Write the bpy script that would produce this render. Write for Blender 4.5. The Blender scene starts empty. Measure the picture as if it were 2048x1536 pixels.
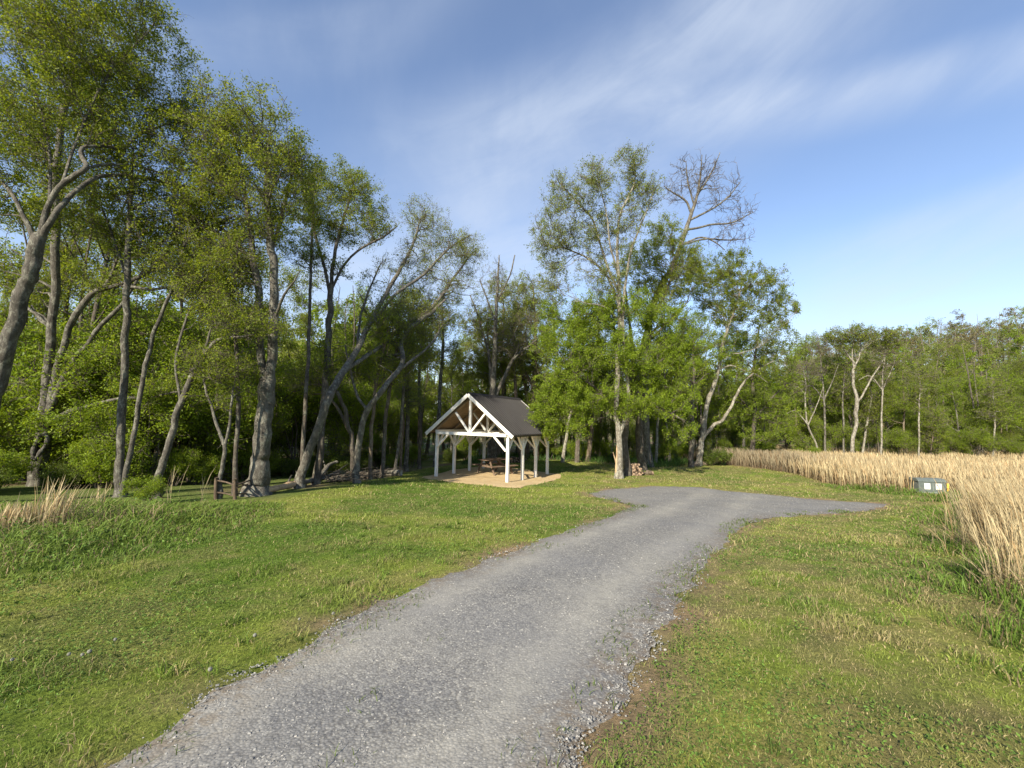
import bpy, math, random
import numpy as np
from mathutils import Vector, Matrix
from mathutils.geometry import delaunay_2d_cdt

rng = np.random.default_rng(7)
random.seed(7)
sc = bpy.context.scene
COL = sc.collection
R = math.radians

# ------------------------------------------------------------------ camera
FPX = 850.0
CAM = np.array([0.0, 0.0, 1.6])
pitch, roll = math.atan(71 / FPX), R(1.2)
Fw = np.array([0, math.cos(pitch), math.sin(pitch)])
R0 = np.array([1.0, 0, 0]); U0 = np.array([0, -math.sin(pitch), math.cos(pitch)])
RT = math.cos(roll) * R0 + math.sin(roll) * U0
UP = -math.sin(roll) * R0 + math.cos(roll) * U0
cd = bpy.data.cameras.new('camera'); cam = bpy.data.objects.new('camera', cd); COL.objects.link(cam)
M = Matrix(((RT[0], UP[0], -Fw[0], CAM[0]), (RT[1], UP[1], -Fw[1], CAM[1]), (RT[2], UP[2], -Fw[2], CAM[2]), (0, 0, 0, 1)))
cam.matrix_world = M
cd.sensor_width = 36; cd.lens = FPX / 2048 * 36; cd.clip_start = 0.05; cd.clip_end = 3000
sc.camera = cam


def ray(px, py):
    return Fw + (px - 1024) / FPX * RT - (py - 768) / FPX * UP


def P3(px, py, D):
    """The world point seen at picture position (px, py) at depth D along the view axis."""
    return CAM + ray(px, py) * D


# ------------------------------------------------------------------ noise
def _h(ix, iy, s):
    n = (ix.astype(np.int64) * 374761393 + iy.astype(np.int64) * 668265263 + s * 1442695041) & 0x7fffffff
    n = ((n ^ (n >> 13)) * 1274126177) & 0x7fffffff
    return ((n ^ (n >> 16)) & 0xffff) / 65535.0


def vnoise(x, y, s=0):
    ix, iy = np.floor(x), np.floor(y)
    fx, fy = x - ix, y - iy
    fx, fy = fx * fx * (3 - 2 * fx), fy * fy * (3 - 2 * fy)
    a, b, c, d = _h(ix, iy, s), _h(ix + 1, iy, s), _h(ix, iy + 1, s), _h(ix + 1, iy + 1, s)
    return (a * (1 - fx) + b * fx) * (1 - fy) + (c * (1 - fx) + d * fx) * fy


def fbm(x, y, s=0, o=4):
    x = np.asarray(x, float); y = np.asarray(y, float)
    t, a, n = 0, 0.5, 0
    for i in range(o):
        t = t + a * vnoise(x * 2 ** i + 17.3 * i, y * 2 ** i - 9.1 * i, s + i); n += a; a *= 0.5
    return t / n


def sstep(a, b, x):
    t = np.clip((x - a) / (b - a), 0, 1)
    return t * t * (3 - 2 * t)


# ------------------------------------------------------------------ terrain
SLOPE = 0.0624
_cp = [  # picture position and depth of ground points read off the photograph
    (600, 1500, 2.2), (1600, 1500, 2.2), (1000, 1300, 3.4), (300, 1300, 3.3), (1800, 1300, 3.4), (1000, 1150, 5.3), (400, 1150, 5.1),
    (1700, 1150, 5.6), (1200, 1050, 8.7), (1500, 1060, 8.6), (800, 1050, 8.2), (300, 1050, 8.0), (0, 1100, 6.0), (2040, 1200, 4.7),
    (1000, 1000, 12.9), (600, 990, 12.6), (240, 995, 11.7), (0, 1000, 10.6), (60, 970, 14.0),
    (1014, 964, 18.9), (872, 953, 20.7), (1150, 951, 22.6), (1060, 948, 22.8), (960, 943, 23.0), (780, 951, 20.0), (1300, 973, 17.6),
    (1235, 955, 21.5), (1050, 921, 28.5), (950, 925, 27.5), (1150, 922, 30.0), (1290, 938, 25.5), (1400, 930, 28.0), (1520, 936, 26.0),
    (1600, 950, 22.8), (1700, 976, 18.6), (1855, 985, 17.8), (1925, 1005, 14.8), (1700, 1005, 14.8), (1550, 985, 16.5),
    (800, 930, 28.0), (600, 935, 28.0), (300, 945, 28.0), (700, 955, 18.5)]
_pts = np.array([P3(*c) for c in _cp] + [(34, 30, -1.7), (20, 36, -1.5), (45, 42, -1.6), (60, 30, -1.8), (30, 18, -1.25), (20, 44, -1.5), (5, 42, -1.2), (-10, 42, -2.0),
                                         (-30, 40, -2.2), (-40, 15, -1.1), (-15, 5, -.3), (15, 3, -.3), (0, -8, .4), (-15, -8, .4), (15, -8, .4), (50, 10, -.8), (60, 60, -1.8), (0, 65, -2.0), (-50, 60, -2.2)])


def _phi(r):
    r = np.maximum(r, 1e-6)
    return r * r * np.log(r)


_n = len(_pts)
_A = np.zeros((_n + 3, _n + 3))
_d = np.linalg.norm(_pts[:, None, :2] - _pts[None, :, :2], axis=2)
_A[:_n, :_n] = _phi(_d) + np.eye(_n) * 3.0
_A[:_n, _n] = 1; _A[:_n, _n + 1:] = _pts[:, :2]; _A[_n, :_n] = 1; _A[_n + 1:, :_n] = _pts[:, :2].T
_w = np.linalg.solve(_A, np.r_[_pts[:, 2], 0, 0, 0])


def g(x, y):
    """Ground height."""
    x = np.asarray(x, float); y = np.asarray(y, float)
    sh = np.broadcast(x, y).shape
    xf = np.broadcast_to(x, sh).ravel(); yf = np.broadcast_to(y, sh).ravel()
    xc = np.clip(xf, -52, 66); yc = np.clip(yf, -10, 68)
    out = np.empty(len(xf))
    for i in range(0, len(xf), 20000):
        sl = slice(i, i + 20000)
        d = np.hypot(xc[sl, None] - _pts[None, :, 0], yc[sl, None] - _pts[None, :, 1])
        out[sl] = _phi(d) @ _w[:_n] + _w[_n] + xc[sl] * _w[_n + 1] + yc[sl] * _w[_n + 2]
    out += (fbm(xf * .35, yf * .35, 5, 3) - .5) * .10 + (fbm(xf * 1.4, yf * 1.4, 9, 2) - .5) * .03
    # wooded hill rising far off beyond the meadow
    out += 21 * sstep(60, 150, np.hypot(xf * .75 + 0, yf)) * sstep(35, 120, xf)
    return out.reshape(sh)


def at(px, py, dmin=1.2, dmax=90):
    D = np.exp(np.linspace(math.log(dmin), math.log(dmax), 700))
    p = CAM + ray(px, py)[None, :] * D[:, None]
    h = p[:, 2] - g(p[:, 0], p[:, 1])
    k = np.argmax(h < 0) if (h < 0).any() else len(D) - 1
    k = max(k, 1)
    t = h[k - 1] / (h[k - 1] - h[k] + 1e-9)
    Dk = D[k - 1] + (D[k] - D[k - 1]) * min(max(t, 0), 1)
    q = CAM + ray(px, py) * Dk
    q[2] = float(g(q[0], q[1]))
    return q, Dk


def poly(pxs):
    return np.array([at(a, b)[0][:2] for a, b in pxs])


def sdist(x, y, pl):
    """Signed distance to a polygon: negative inside."""
    x = np.asarray(x, float).ravel(); y = np.asarray(y, float).ravel()
    out = np.empty(len(x))
    a = pl; b = np.roll(pl, -1, axis=0); ab = b - a
    for i in range(0, len(x), 20000):
        X = x[i:i + 20000, None]; Y = y[i:i + 20000, None]
        t = np.clip(((X - a[:, 0]) * ab[:, 0] + (Y - a[:, 1]) * ab[:, 1]) / (ab ** 2).sum(1), 0, 1)
        d = np.hypot(X - a[:, 0] - t * ab[:, 0], Y - a[:, 1] - t * ab[:, 1]).min(1)
        c = ((a[:, 1] > Y) != (b[:, 1] > Y)) & (X < (b[:, 0] - a[:, 0]) * (Y - a[:, 1]) / (b[:, 1] - a[:, 1] + 1e-12) + a[:, 0])
        out[i:i + 20000] = np.where(c.sum(1) % 2 == 1, -d, d)
    return out


# ------------------------------------------------------------------ mesh helpers
def mk_mesh(name, V, F, smooth=False, attrs=None, cols=None, mats=None, midx=None):
    V = np.asarray(V, np.float32); F = np.asarray(F, np.int32)
    me = bpy.data.meshes.new(name)
    n, k = F.shape
    me.vertices.add(len(V)); me.vertices.foreach_set('co', V.ravel())
    me.loops.add(n * k); me.loops.foreach_set('vertex_index', F.ravel())
    me.polygons.add(n); me.polygons.foreach_set('loop_start', np.arange(0, n * k, k, dtype=np.int32))
    me.polygons.foreach_set('use_smooth', np.full(n, smooth))
    for an, av in (attrs or {}).items():
        at_ = me.attributes.new(an, 'FLOAT', 'POINT'); at_.data.foreach_set('value', np.asarray(av, np.float32).ravel())
    for an, av in (cols or {}).items():
        c = np.ones((len(V), 4), np.float32); c[:, :3] = av
        at_ = me.attributes.new(an, 'FLOAT_COLOR', 'POINT'); at_.data.foreach_set('color', c.ravel())
    for m in (mats or []):
        me.materials.append(m)
    if midx is not None:
        me.polygons.foreach_set('material_index', np.asarray(midx, np.int32))
    me.update(calc_edges=True)
    return me


def link(name, me, parent=None, loc=None):
    o = bpy.data.objects.new(name, me); COL.objects.link(o)
    if parent: o.parent = parent
    if loc is not None: o.location = loc
    return o


def tag(o, label=None, cat=None, group=None, kind=None):
    if label: o['label'] = label
    if cat: o['category'] = cat
    if group: o['group'] = group
    if kind: o['kind'] = kind
    return o


def empty(name, loc, label=None, cat=None, group=None):
    e = bpy.data.objects.new(name, None); COL.objects.link(e); e.location = loc; e.empty_display_size = .2
    return tag(e, label, cat, group)


def nrm(v):
    return v / np.maximum(np.linalg.norm(v, axis=-1, keepdims=True), 1e-9)


def tubes(P, Rr, sides):
    """P (N,K,3), Rr (N,K) -> verts, quads of N tubes."""
    P = np.asarray(P, float); Rr = np.asarray(Rr, float)
    N, K, _ = P.shape
    T = nrm(np.gradient(P, axis=1))
    md = nrm(P[:, -1] - P[:, 0] + 1e-6)
    ref = np.eye(3)[np.argmin(np.abs(md), axis=1)][:, None, :]
    A = nrm(np.cross(T, np.broadcast_to(ref, T.shape))); B = np.cross(T, A)
    a = np.arange(sides) * 2 * math.pi / sides
    V = P[:, :, None, :] + Rr[:, :, None, None] * (np.cos(a)[None, None, :, None] * A[:, :, None, :] + np.sin(a)[None, None, :, None] * B[:, :, None, :])
    idx = np.arange(N * K * sides).reshape(N, K, sides)
    i0 = idx[:, :-1, :]; i1 = idx[:, 1:, :]
    F = np.stack([i0, np.roll(i0, -1, 2), np.roll(i1, -1, 2), i1], -1).reshape(-1, 4)
    return V.reshape(-1, 3), F


def join(parts):
    Vs, Fs, o = [], [], 0
    for v, f in parts:
        Vs.append(v); Fs.append(f + o); o += len(v)
    return np.concatenate(Vs), np.concatenate(Fs)


def box_beam(p0, p1, w, h, up=(0, 0, 1)):
    """A box from p0 to p1, w wide (sideways) and h high."""
    p0 = np.array(p0, float); p1 = np.array(p1, float)
    t = nrm(p1 - p0); up = np.array(up, float)
    if abs(t @ up) > .95: up = np.array([0.469, 0.883, 0])
    s = nrm(np.cross(t, up)); u = np.cross(s, t)
    V = [p + s * a * w / 2 + u * b * h / 2 for p in (p0, p1) for a, b in ((-1, -1), (1, -1), (1, 1), (-1, 1))]
    F = [(0, 3, 2, 1), (4, 5, 6, 7), (0, 1, 5, 4), (1, 2, 6, 5), (2, 3, 7, 6), (3, 0, 4, 7)]
    return np.array(V), np.array(F)


def bevel(o, w=.006):
    m = o.modifiers.new('edge', 'BEVEL'); m.width = w; m.segments = 2; m.limit_method = 'ANGLE'
    return o


def catmull(pts, K):
    """Resample columns of pts (any width) smoothly to K rows."""
    pts = np.asarray(pts, float)
    if len(pts) == 2:
        t = np.linspace(0, 1, K)[:, None]
        return pts[0] * (1 - t) + pts[1] * t
    p = np.vstack([2 * pts[0] - pts[1], pts, 2 * pts[-1] - pts[-2]])
    L = np.r_[0, np.cumsum(np.linalg.norm(np.diff(pts[:, :3], axis=0), axis=1))]
    s = np.linspace(0, L[-1], K)
    i = np.clip(np.searchsorted(L, s, side='right') - 1, 0, len(pts) - 2)
    t = ((s - L[i]) / np.maximum(L[i + 1] - L[i], 1e-9))[:, None]
    a, b, c, d = p[i], p[i + 1], p[i + 2], p[i + 3]
    return .5 * (2 * b + (c - a) * t + (2 * a - 5 * b + 4 * c - d) * t ** 2 + (3 * b - a - 3 * c + d) * t ** 3)


# ------------------------------------------------------------------ materials
def mat(name):
    m = bpy.data.materials.new(name); m.use_nodes = True
    nt = m.node_tree; nt.nodes.clear()
    return m, nt, nt.nodes.new('ShaderNodeOutputMaterial')


def N(nt, t, **kw):
    n = nt.nodes.new(t)
    for k, v in kw.items():
        if k in n.inputs.keys() if isinstance(k, str) and not hasattr(n, k) else False: n.inputs[k].default_value = v
        elif hasattr(n, k): setattr(n, k, v)
    return n


def noise_node(nt, vec, scale, detail=4, rough=.6, dist=0):
    n = nt.nodes.new('ShaderNodeTexNoise')
    n.inputs['Scale'].default_value = scale; n.inputs['Detail'].default_value = detail
    n.inputs['Roughness'].default_value = rough; n.inputs['Distortion'].default_value = dist
    if vec is not None: nt.links.new(vec, n.inputs['Vector'])
    return n.outputs['Fac']


def ramp(nt, fac, stops):
    n = nt.nodes.new('ShaderNodeValToRGB')
    e = n.color_ramp.elements
    while len(e) < len(stops): e.new(.5)
    for el, (p, c) in zip(e, stops):
        el.position = p; el.color = (*c, 1) if len(c) == 3 else c
    nt.links.new(fac, n.inputs['Fac'])
    return n.outputs['Color']


def mixc(nt, fac, a, b, mode='MIX'):
    n = nt.nodes.new('ShaderNodeMix'); n.data_type = 'RGBA'; n.blend_type = mode
    for s, v in ((n.inputs[0], fac), (n.inputs[6], a), (n.inputs[7], b)):
        if hasattr(v, 'is_linked') or hasattr(v, 'links'): nt.links.new(v, s)
        else: s.default_value = v if isinstance(v, (int, float)) else (*v, 1)
    return n.outputs[2]


def math_(nt, op, a, b=None, c=None, clamp=False):
    n = nt.nodes.new('ShaderNodeMath'); n.operation = op; n.use_clamp = clamp
    for i, v in enumerate((a, b, c)):
        if v is None: continue
        if isinstance(v, (int, float)): n.inputs[i].default_value = v
        else: nt.links.new(v, n.inputs[i])
    return n.outputs[0]


def coord(nt, which='Object', scale=(1, 1, 1), loc=(0, 0, 0), rot=(0, 0, 0)):
    c = nt.nodes.new('ShaderNodeTexCoord'); m = nt.nodes.new('ShaderNodeMapping')
    m.inputs['Scale'].default_value = scale; m.inputs['Location'].default_value = loc; m.inputs['Rotation'].default_value = rot
    nt.links.new(c.outputs[which], m.inputs['Vector'])
    return m.outputs['Vector']


def bump(nt, h, strength=.5, dist=.02):
    b = nt.nodes.new('ShaderNodeBump'); b.inputs['Strength'].default_value = strength; b.inputs['Distance'].default_value = dist
    nt.links.new(h, b.inputs['Height'])
    return b.outputs['Normal']


def pbsdf(nt, out, col, rough=.8, normal=None, spec=.3, metal=0):
    b = nt.nodes.new('ShaderNodeBsdfPrincipled')
    if hasattr(col, 'links'): nt.links.new(col, b.inputs['Base Color'])
    else: b.inputs['Base Color'].default_value = (*col, 1)
    if hasattr(rough, 'links'): nt.links.new(rough, b.inputs['Roughness'])
    else: b.inputs['Roughness'].default_value = rough
    b.inputs['Specular IOR Level'].default_value = spec; b.inputs['Metallic'].default_value = metal
    if normal is not None: nt.links.new(normal, b.inputs['Normal'])
    if out is not None: nt.links.new(b.outputs[0], out.inputs['Surface'])
    return b


def leaf_mat(name, a, b, trans=.35):
    m, nt, out = mat(name)
    at_ = nt.nodes.new('ShaderNodeAttribute'); at_.attribute_name = 'tint'
    c = ramp(nt, at_.outputs['Fac'], [(0, a), (.55, tuple((np.array(a) + np.array(b)) / 2)), (1, b)])
    p = pbsdf(nt, None, c, .45, spec=.22)
    t = nt.nodes.new('ShaderNodeBsdfTranslucent')
    ct = mixc(nt, 1.0, c, (1.25, 1.15, .55), 'MULTIPLY')
    nt.links.new(ct, t.inputs['Color'])
    mx = nt.nodes.new('ShaderNodeMixShader'); mx.inputs[0].default_value = trans
    nt.links.new(p.outputs[0], mx.inputs[1]); nt.links.new(t.outputs[0], mx.inputs[2]); nt.links.new(mx.outputs[0], out.inputs['Surface'])
    return m


def bark_mat(name, dark, light, lichen=None, lich_amt=.5, sc_=1.0):
    m, nt, out = mat(name)
    v = coord(nt, 'Object', (sc_, sc_, sc_ * .22))
    v2 = coord(nt, 'Object', (sc_, sc_, sc_))
    n1 = noise_node(nt, v, 20, 8, .78, .5)
    n2 = noise_node(nt, v2, 3.4, 6, .7)
    f = math_(nt, 'MULTIPLY_ADD', n2, .6, math_(nt, 'MULTIPLY', n1, .55))
    c = ramp(nt, f, [(.40, dark), (.56, tuple((np.array(dark) + np.array(light)) / 2)), (.72, light)])
    if lichen:
        n3 = noise_node(nt, coord(nt, 'Object', (sc_, sc_, sc_ * .55)), 8, 8, .8)
        k = ramp(nt, n3, [(.58 - .14 * lich_amt, (0, 0, 0)), (.64 - .12 * lich_amt, (1, 1, 1))])
        c = mixc(nt, math_(nt, 'MULTIPLY', k, .75), c, lichen)
    pbsdf(nt, out, c, .9, bump(nt, n1, 1.0, .05), .15)
    return m


def col_mat(name, rough=.8, spec=.2, trans=0.0, noise=None):
    """Base colour from the colour attribute of the mesh."""
    m, nt, out = mat(name)
    a = nt.nodes.new('ShaderNodeAttribute'); a.attribute_name = 'Col'
    c = a.outputs['Color']
    if noise:
        n = noise_node(nt, coord(nt, 'Object'), noise, 5, .7)
        c = mixc(nt, 1.0, c, ramp(nt, n, [(.3, (.45, .45, .45)), (.7, (1.5, 1.5, 1.5))]), 'MULTIPLY')
    p = pbsdf(nt, None if trans else out, c, rough, spec=spec)
    if trans:
        t = nt.nodes.new('ShaderNodeBsdfTranslucent'); nt.links.new(c, t.inputs['Color'])
        mx = nt.nodes.new('ShaderNodeMixShader'); mx.inputs[0].default_value = trans
        nt.links.new(p.outputs[0], mx.inputs[1]); nt.links.new(t.outputs[0], mx.inputs[2]); nt.links.new(mx.outputs[0], out.inputs['Surface'])
    return m


MAT = {}
MAT['leaf_mid'] = leaf_mat('leaf_mid', (.090, .145, .014), (.30, .35, .040), .55)
MAT['leaf_dark'] = leaf_mat('leaf_dark', (.045, .085, .009), (.16, .21, .024), .4)
MAT['leaf_bright'] = leaf_mat('leaf_bright', (.105, .18, .012), (.32, .41, .036), .52)
MAT['leaf_pale'] = leaf_mat('leaf_pale', (.12, .17, .03), (.32, .36, .085), .48)
MAT['leaf_brown'] = leaf_mat('leaf_brown', (.10, .088, .04), (.22, .185, .085), .3)
MAT['bark_grey'] = bark_mat('bark_grey', (.026, .023, .019), (.165, .15, .123), (.26, .255, .205), .5)
MAT['bark_dark'] = bark_mat('bark_dark', (.028, .023, .019), (.145, .122, .097), (.20, .20, .15), .4)
MAT['bark_pale'] = bark_mat('bark_pale', (.05, .043, .034), (.27, .24, .19), (.38, .37, .30), .7)
MAT['bark_brown'] = bark_mat('bark_brown', (.045, .035, .026), (.22, .17, .12), (.25, .23, .17), .4)
MAT['twig'] = bark_mat('twig', (.05, .042, .033), (.20, .17, .13))
MAT['bark_far'] = bark_mat('bark_far', (.07, .06, .048), (.24, .21, .165))

# ------------------------------------------------------------------ tree maker
def curves(A, B, ta, K, wig, r, up=.12):
    """Bezier branches from A to B leaving along ta, with a wiggle."""
    n = len(A); d = np.linalg.norm(B - A, axis=1)[:, None]
    ud = nrm(B - A)
    e = nrm(ud + np.array([0, 0, up * 2]) + r.normal(0, .25, (n, 3)))
    p1 = A + nrm(ta + ud * .6) * d * .35; p2 = B - e * d * .32
    t = np.linspace(0, 1, K)[None, :, None]
    P = A[:, None] * (1 - t) ** 3 + 3 * p1[:, None] * t * (1 - t) ** 2 + 3 * p2[:, None] * t ** 2 * (1 - t) + B[:, None] * t ** 3
    w = r.normal(0, 1, (n, K, 3)); w = (w + np.roll(w, 1, 1)) * .5
    win = np.sin(np.linspace(0, math.pi, K))[None, :, None] + np.linspace(0, .4, K)[None, :, None]
    return P + w * win * d[:, None] * wig


def attach(Tg, Np, Nt, Nr, r, low=.5, kang=.9):
    out = np.empty(len(Tg), int)
    for i in range(0, len(Tg), 400):
        v = Tg[i:i + 400, None] - Np[None]
        d = np.linalg.norm(v, axis=2)
        ca = (v * Nt[None]).sum(2) / np.maximum(d, 1e-6)
        c = d * (1 + kang * (1 - ca)) + low * np.maximum(-v[:, :, 2], 0) + .3 * r.random(d.shape) * d.mean()*.1
        c = np.where(d < .12, 1e6, c)
        out[i:i + 400] = np.argmin(c, axis=1)
    return out


def sample_blobs(blobs, n, r, outer=.5):
    w = np.array([b[2] * b[3] * (b[4] if len(b) > 4 else 1) for b in [(0, 0, abs(np.prod(bb[1])) ** (2 / 3), 1, bb[2]) for bb in blobs]])
    k = r.choice(len(blobs), n, p=w / w.sum())
    c = np.array([b[0] for b in blobs])[k]; rad = np.array([b[1] for b in blobs])[k]
    d = nrm(r.normal(0, 1, (n, 3)))
    return c + d * rad * (r.random((n, 1)) ** outer)


def leaves(P, size, r, upb=.7, hang=0.0):
    n = len(P)
    nn = nrm(r.normal(0, 1, (n, 3)) + np.array([0, 0, upb]))
    dd = nrm(np.cross(nn, r.normal(0, 1, (n, 3)))) + np.array([0, 0, -hang]); dd = nrm(dd)
    ss = np.cross(nn, dd)
    L = size * r.uniform(.6, 1.35, (n, 1)); W = L * r.uniform(.42, .62, (n, 1))
    V = np.stack([P, P + dd * L * .45 + ss * W * .5 + nn * L * .08, P + dd * L, P + dd * L * .45 - ss * W * .5 + nn * L * .08], 1)
    F = np.arange(n * 4).reshape(n, 4)
    return V.reshape(-1, 3), F


def grow(limbs, blobs, n1, n2, ntw, nleaf, lsize, seed, twig_len=(.25, .7), rmin=.004, wig=.05, sides=(12, 6, 4, 3), l1r=.45, clump=.065, r1max=.07, tintbias=0.0):
    r = np.random.default_rng(seed)
    parts = []; Np = []; Nt = []; Nr = []
    for pts, rad, K in limbs:
        q = catmull(np.c_[pts, rad], K)
        p, rr = q[:, :3], np.maximum(q[:, 3], .004)
        L = np.linalg.norm(p[-1] - p[0])
        nz = r.normal(0, 1, (K + 2, 3)); nz = (nz[:-2] + nz[1:-1] + nz[2:]) / 3; nz[0] = 0
        p = p + nz * np.minimum(rr * .35, .05)[:, None]
        lump = np.convolve(r.normal(0, 1, K + 4), np.ones(5) / 5, 'valid')
        v, f = tubes(p[None], rr[None] * (1 + .05 * lump), sides[0])
        s = sides[0]; ang = np.tile(np.arange(s), K)
        jit = 1 + .09 * (fbm(ang * .9 + seed, np.repeat(np.arange(K), s) * .8, seed % 97, 2) - .5) * 2
        cen = np.repeat(p, s, 0); v = cen + (v - cen) * jit[:, None]
        parts.append((v, f))
        Np.append(p); Nt.append(nrm(np.gradient(p, axis=0))); Nr.append(rr)
    Np = np.concatenate(Np); Nt = np.concatenate(Nt); Nr = np.concatenate(Nr)
    minz = min(b[0][2] - b[1][2] for b in blobs) - 1.0
    tips = []
    if n1:
        ok = Np[:, 2] > min(minz, Np[:, 2].max() - 1)
        Np, Nt, Nr = Np[ok], Nt[ok], Nr[ok]
        T1 = sample_blobs(blobs, n1, r, .45)
        k = attach(T1, Np, Nt, Nr, r, .8, .7)
        C = curves(Np[k], T1, Nt[k], 9, wig, r)
        d = np.linalg.norm(T1 - Np[k], axis=1)
        r0 = np.minimum(np.minimum(Nr[k] * l1r, .012 + .018 * d), r1max)
        Rr = np.maximum(r0[:, None] * np.linspace(1, .18, 9)[None] ** .9, rmin * 1.3)
        parts.append(tubes(C, Rr, sides[1]))
        tp = nrm(np.gradient(C, axis=1))
        Np = np.concatenate([Np, C[:, 2:].reshape(-1, 3)]); Nt = np.concatenate([Nt, tp[:, 2:].reshape(-1, 3)]); Nr = np.concatenate([Nr, Rr[:, 2:].reshape(-1)])
        T2 = sample_blobs(blobs, n2, r, .42)
        k = attach(T2, Np, Nt, Nr, r, .5, .8)
        C2 = curves(Np[k], T2, Nt[k], 6, wig * 1.2, r)
        d = np.linalg.norm(T2 - Np[k], axis=1)
        keep = d < max(3.2, np.percentile(d, 96))
        C2, d, k = C2[keep], d[keep], k[keep]
        r0 = np.minimum(np.minimum(Nr[k] * .55, .007 + .009 * d), .03)
        Rr = np.maximum(r0[:, None] * np.linspace(1, .25, 6)[None], rmin)
        parts.append(tubes(C2, Rr, sides[2]))
        tp = nrm(np.gradient(C2, axis=1))
        # twigs
        m = len(C2) * ntw
        bi = np.repeat(np.arange(len(C2)), ntw); fi = r.integers(1, 6, m)
        A = C2[bi, fi]; t = tp[bi, fi]
        dirs = nrm(t * .8 + r.normal(0, .65, (m, 3)) + np.array([0, 0, .18]))
        Lt = r.uniform(*twig_len, (m, 1)) * (1 - .09 * fi[:, None])
        C3 = curves(A, A + dirs * Lt, t, 4, .06, r)
        Rr = np.maximum(rmin * .9 * np.linspace(1, .45, 4)[None] * np.ones((m, 1)), .0018)
        parts.append(tubes(C3, Rr, sides[3]))
        tips = C3
    tv, tf = join(parts)
    nl_ = len(limbs)
    mi = np.concatenate([np.full(len(f), 0 if i <= nl_ else 1) for i, (v, f) in enumerate(parts)])
    lv = None
    if nleaf:
        m = len(tips)
        # uneven foliage: some sprays are full, some nearly bare
        wgt = r.gamma(.7, 1, m); wgt /= wgt.sum()
        bi = r.choice(m, nleaf, p=wgt)
        u = r.uniform(.15, 1.0, nleaf) * 3; i0 = np.minimum(u.astype(int), 2); fr = (u - i0)[:, None]
        p = tips[bi, i0] * (1 - fr) + tips[bi, i0 + 1] * fr + r.normal(0, clump, (nleaf, 3))
        v, f = leaves(p, lsize, r, .6, .15)
        tb = np.clip(r.normal(.5, .13, m)[bi] + r.normal(0, .17, nleaf) + tintbias, 0, 1)
        lv = (v, f, np.repeat(tb, 4))
    return (tv, tf, mi), lv


def place_tree(name, base, tr, lv, bark, leafm, label, group=None, cat='tree'):
    """An empty at the foot that parents trunk and crown (both given in world coordinates)."""
    base = np.asarray(base, float)
    e = empty(name, base, label, cat, group)
    me = mk_mesh('trunk', tr[0] - base, tr[1], True, mats=[bark, MAT['twig']], midx=tr[2]); link('trunk', me, e)
    if lv is not None:
        me = mk_mesh('crown', lv[0] - base, lv[1], False, attrs={'tint': lv[2]}, mats=[leafm]); link('crown', me, e)
    return e


def limbs_px(spec, D0, base=None, wf=.74):
    """spec: list of (list of (px, py, width_px[, depth offset]), K). First limb starts on the ground at base."""
    out = []
    for li, s in enumerate(spec):
        pts, rad = [], []
        for q in s:
            dd = q[3] if len(q) > 3 else 0
            pts.append(P3(q[0], q[1], D0 + dd)); rad.append(q[2] * wf / 2 / FPX * (D0 + dd) / math.sqrt(1 + ((q[0] - 1024) / FPX) ** 2))
        pts = np.array(pts); rad = np.array(rad)
        if li == 0 and base is not None:
            pts = np.vstack([base - np.array([0, 0, .15]), base + (pts[0] - base) * .0 + np.array([0, 0, .25]) + (pts[1] - pts[0]) * .08, pts[1:]])
            rad = np.r_[rad[0] * 1.45, rad[0] * 1.05, rad[1:]]
        K = int(np.clip(len(pts) * 5, 10, 46))
        out.append((pts, rad, K))
    return out


def blobs_px(bl, D0):
    """(px, py, rx_px, ry_px, depth offset, depth radius m[, weight])."""
    out = []
    for b in bl:
        D = D0 + b[4]
        out.append((P3(b[0], b[1], D), np.array([b[2] / FPX * D, b[5], b[3] / FPX * D]), b[6] if len(b) > 6 else 1.0))
    return out

# ------------------------------------------------------------------ ground plan (read off the photograph, laid on the terrain)
road_px = [(195, 1524), (330, 1440), (470, 1362), (560, 1312), (640, 1268), (700, 1232), (790, 1188), (880, 1152), (1000, 1108), (1120, 1064), (1210, 1034), (1262, 1013),
           (1240, 1004), (1195, 994), (1175, 986), (1225, 977), (1300, 972), (1400, 974), (1500, 986), (1600, 996), (1700, 1003), (1775, 1007), (1770, 1014),
           (1700, 1024), (1640, 1029), (1560, 1033), (1510, 1043), (1480, 1058), (1452, 1085), (1425, 1115), (1398, 1150), (1376, 1185), (1342, 1250), (1292, 1310), (1245, 1375), (1213, 1440), (1180, 1500)]
road_w = poly(road_px)
road_w = np.vstack([[(-3.9, -3.0), (-3.0, .4)], road_w, [(.42, 1.2), (-.2, -3.0)]])
dl = road_w[3] - road_w[2]
lawn_px = [(0, 1172), (130, 1150), (250, 1115), (450, 1068), (545, 1018), (600, 992), (660, 979), (790, 955), (860, 936), (960, 927), (1050, 920), (1160, 922), (1270, 936), (1390, 931), (1432, 930),
           (1520, 938), (1600, 953), (1650, 968), (1720, 980), (1800, 986), (1895, 990), (1905, 1010), (1915, 1040), (1930, 1090), (1965, 1170), (2020, 1250), (2090, 1320)]
lawn_w = np.vstack([[(-12, -4), (-10, 2.5)], poly(lawn_px), [(9, 1.5), (12, -4)]])
rough_w = poly([(0, 1176), (130, 1154), (250, 1119), (450, 1072), (550, 1022), (560, 1008), (505, 1003), (440, 1008), (300, 1006), (150, 1004), (-250, 1010), (-300, 1200)])
mead_px = [(1434, 929), (1520, 937), (1600, 951), (1650, 966), (1720, 978), (1800, 984), (1900, 986), (1955, 1003), (1985, 1040), (2015, 1090)]
mead_w = np.vstack([poly(mead_px), [(9.0, 6.6), (11, 4), (34, 4), (58, 25), (58, 46), (22, 46), (14.5, 36)]])
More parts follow.
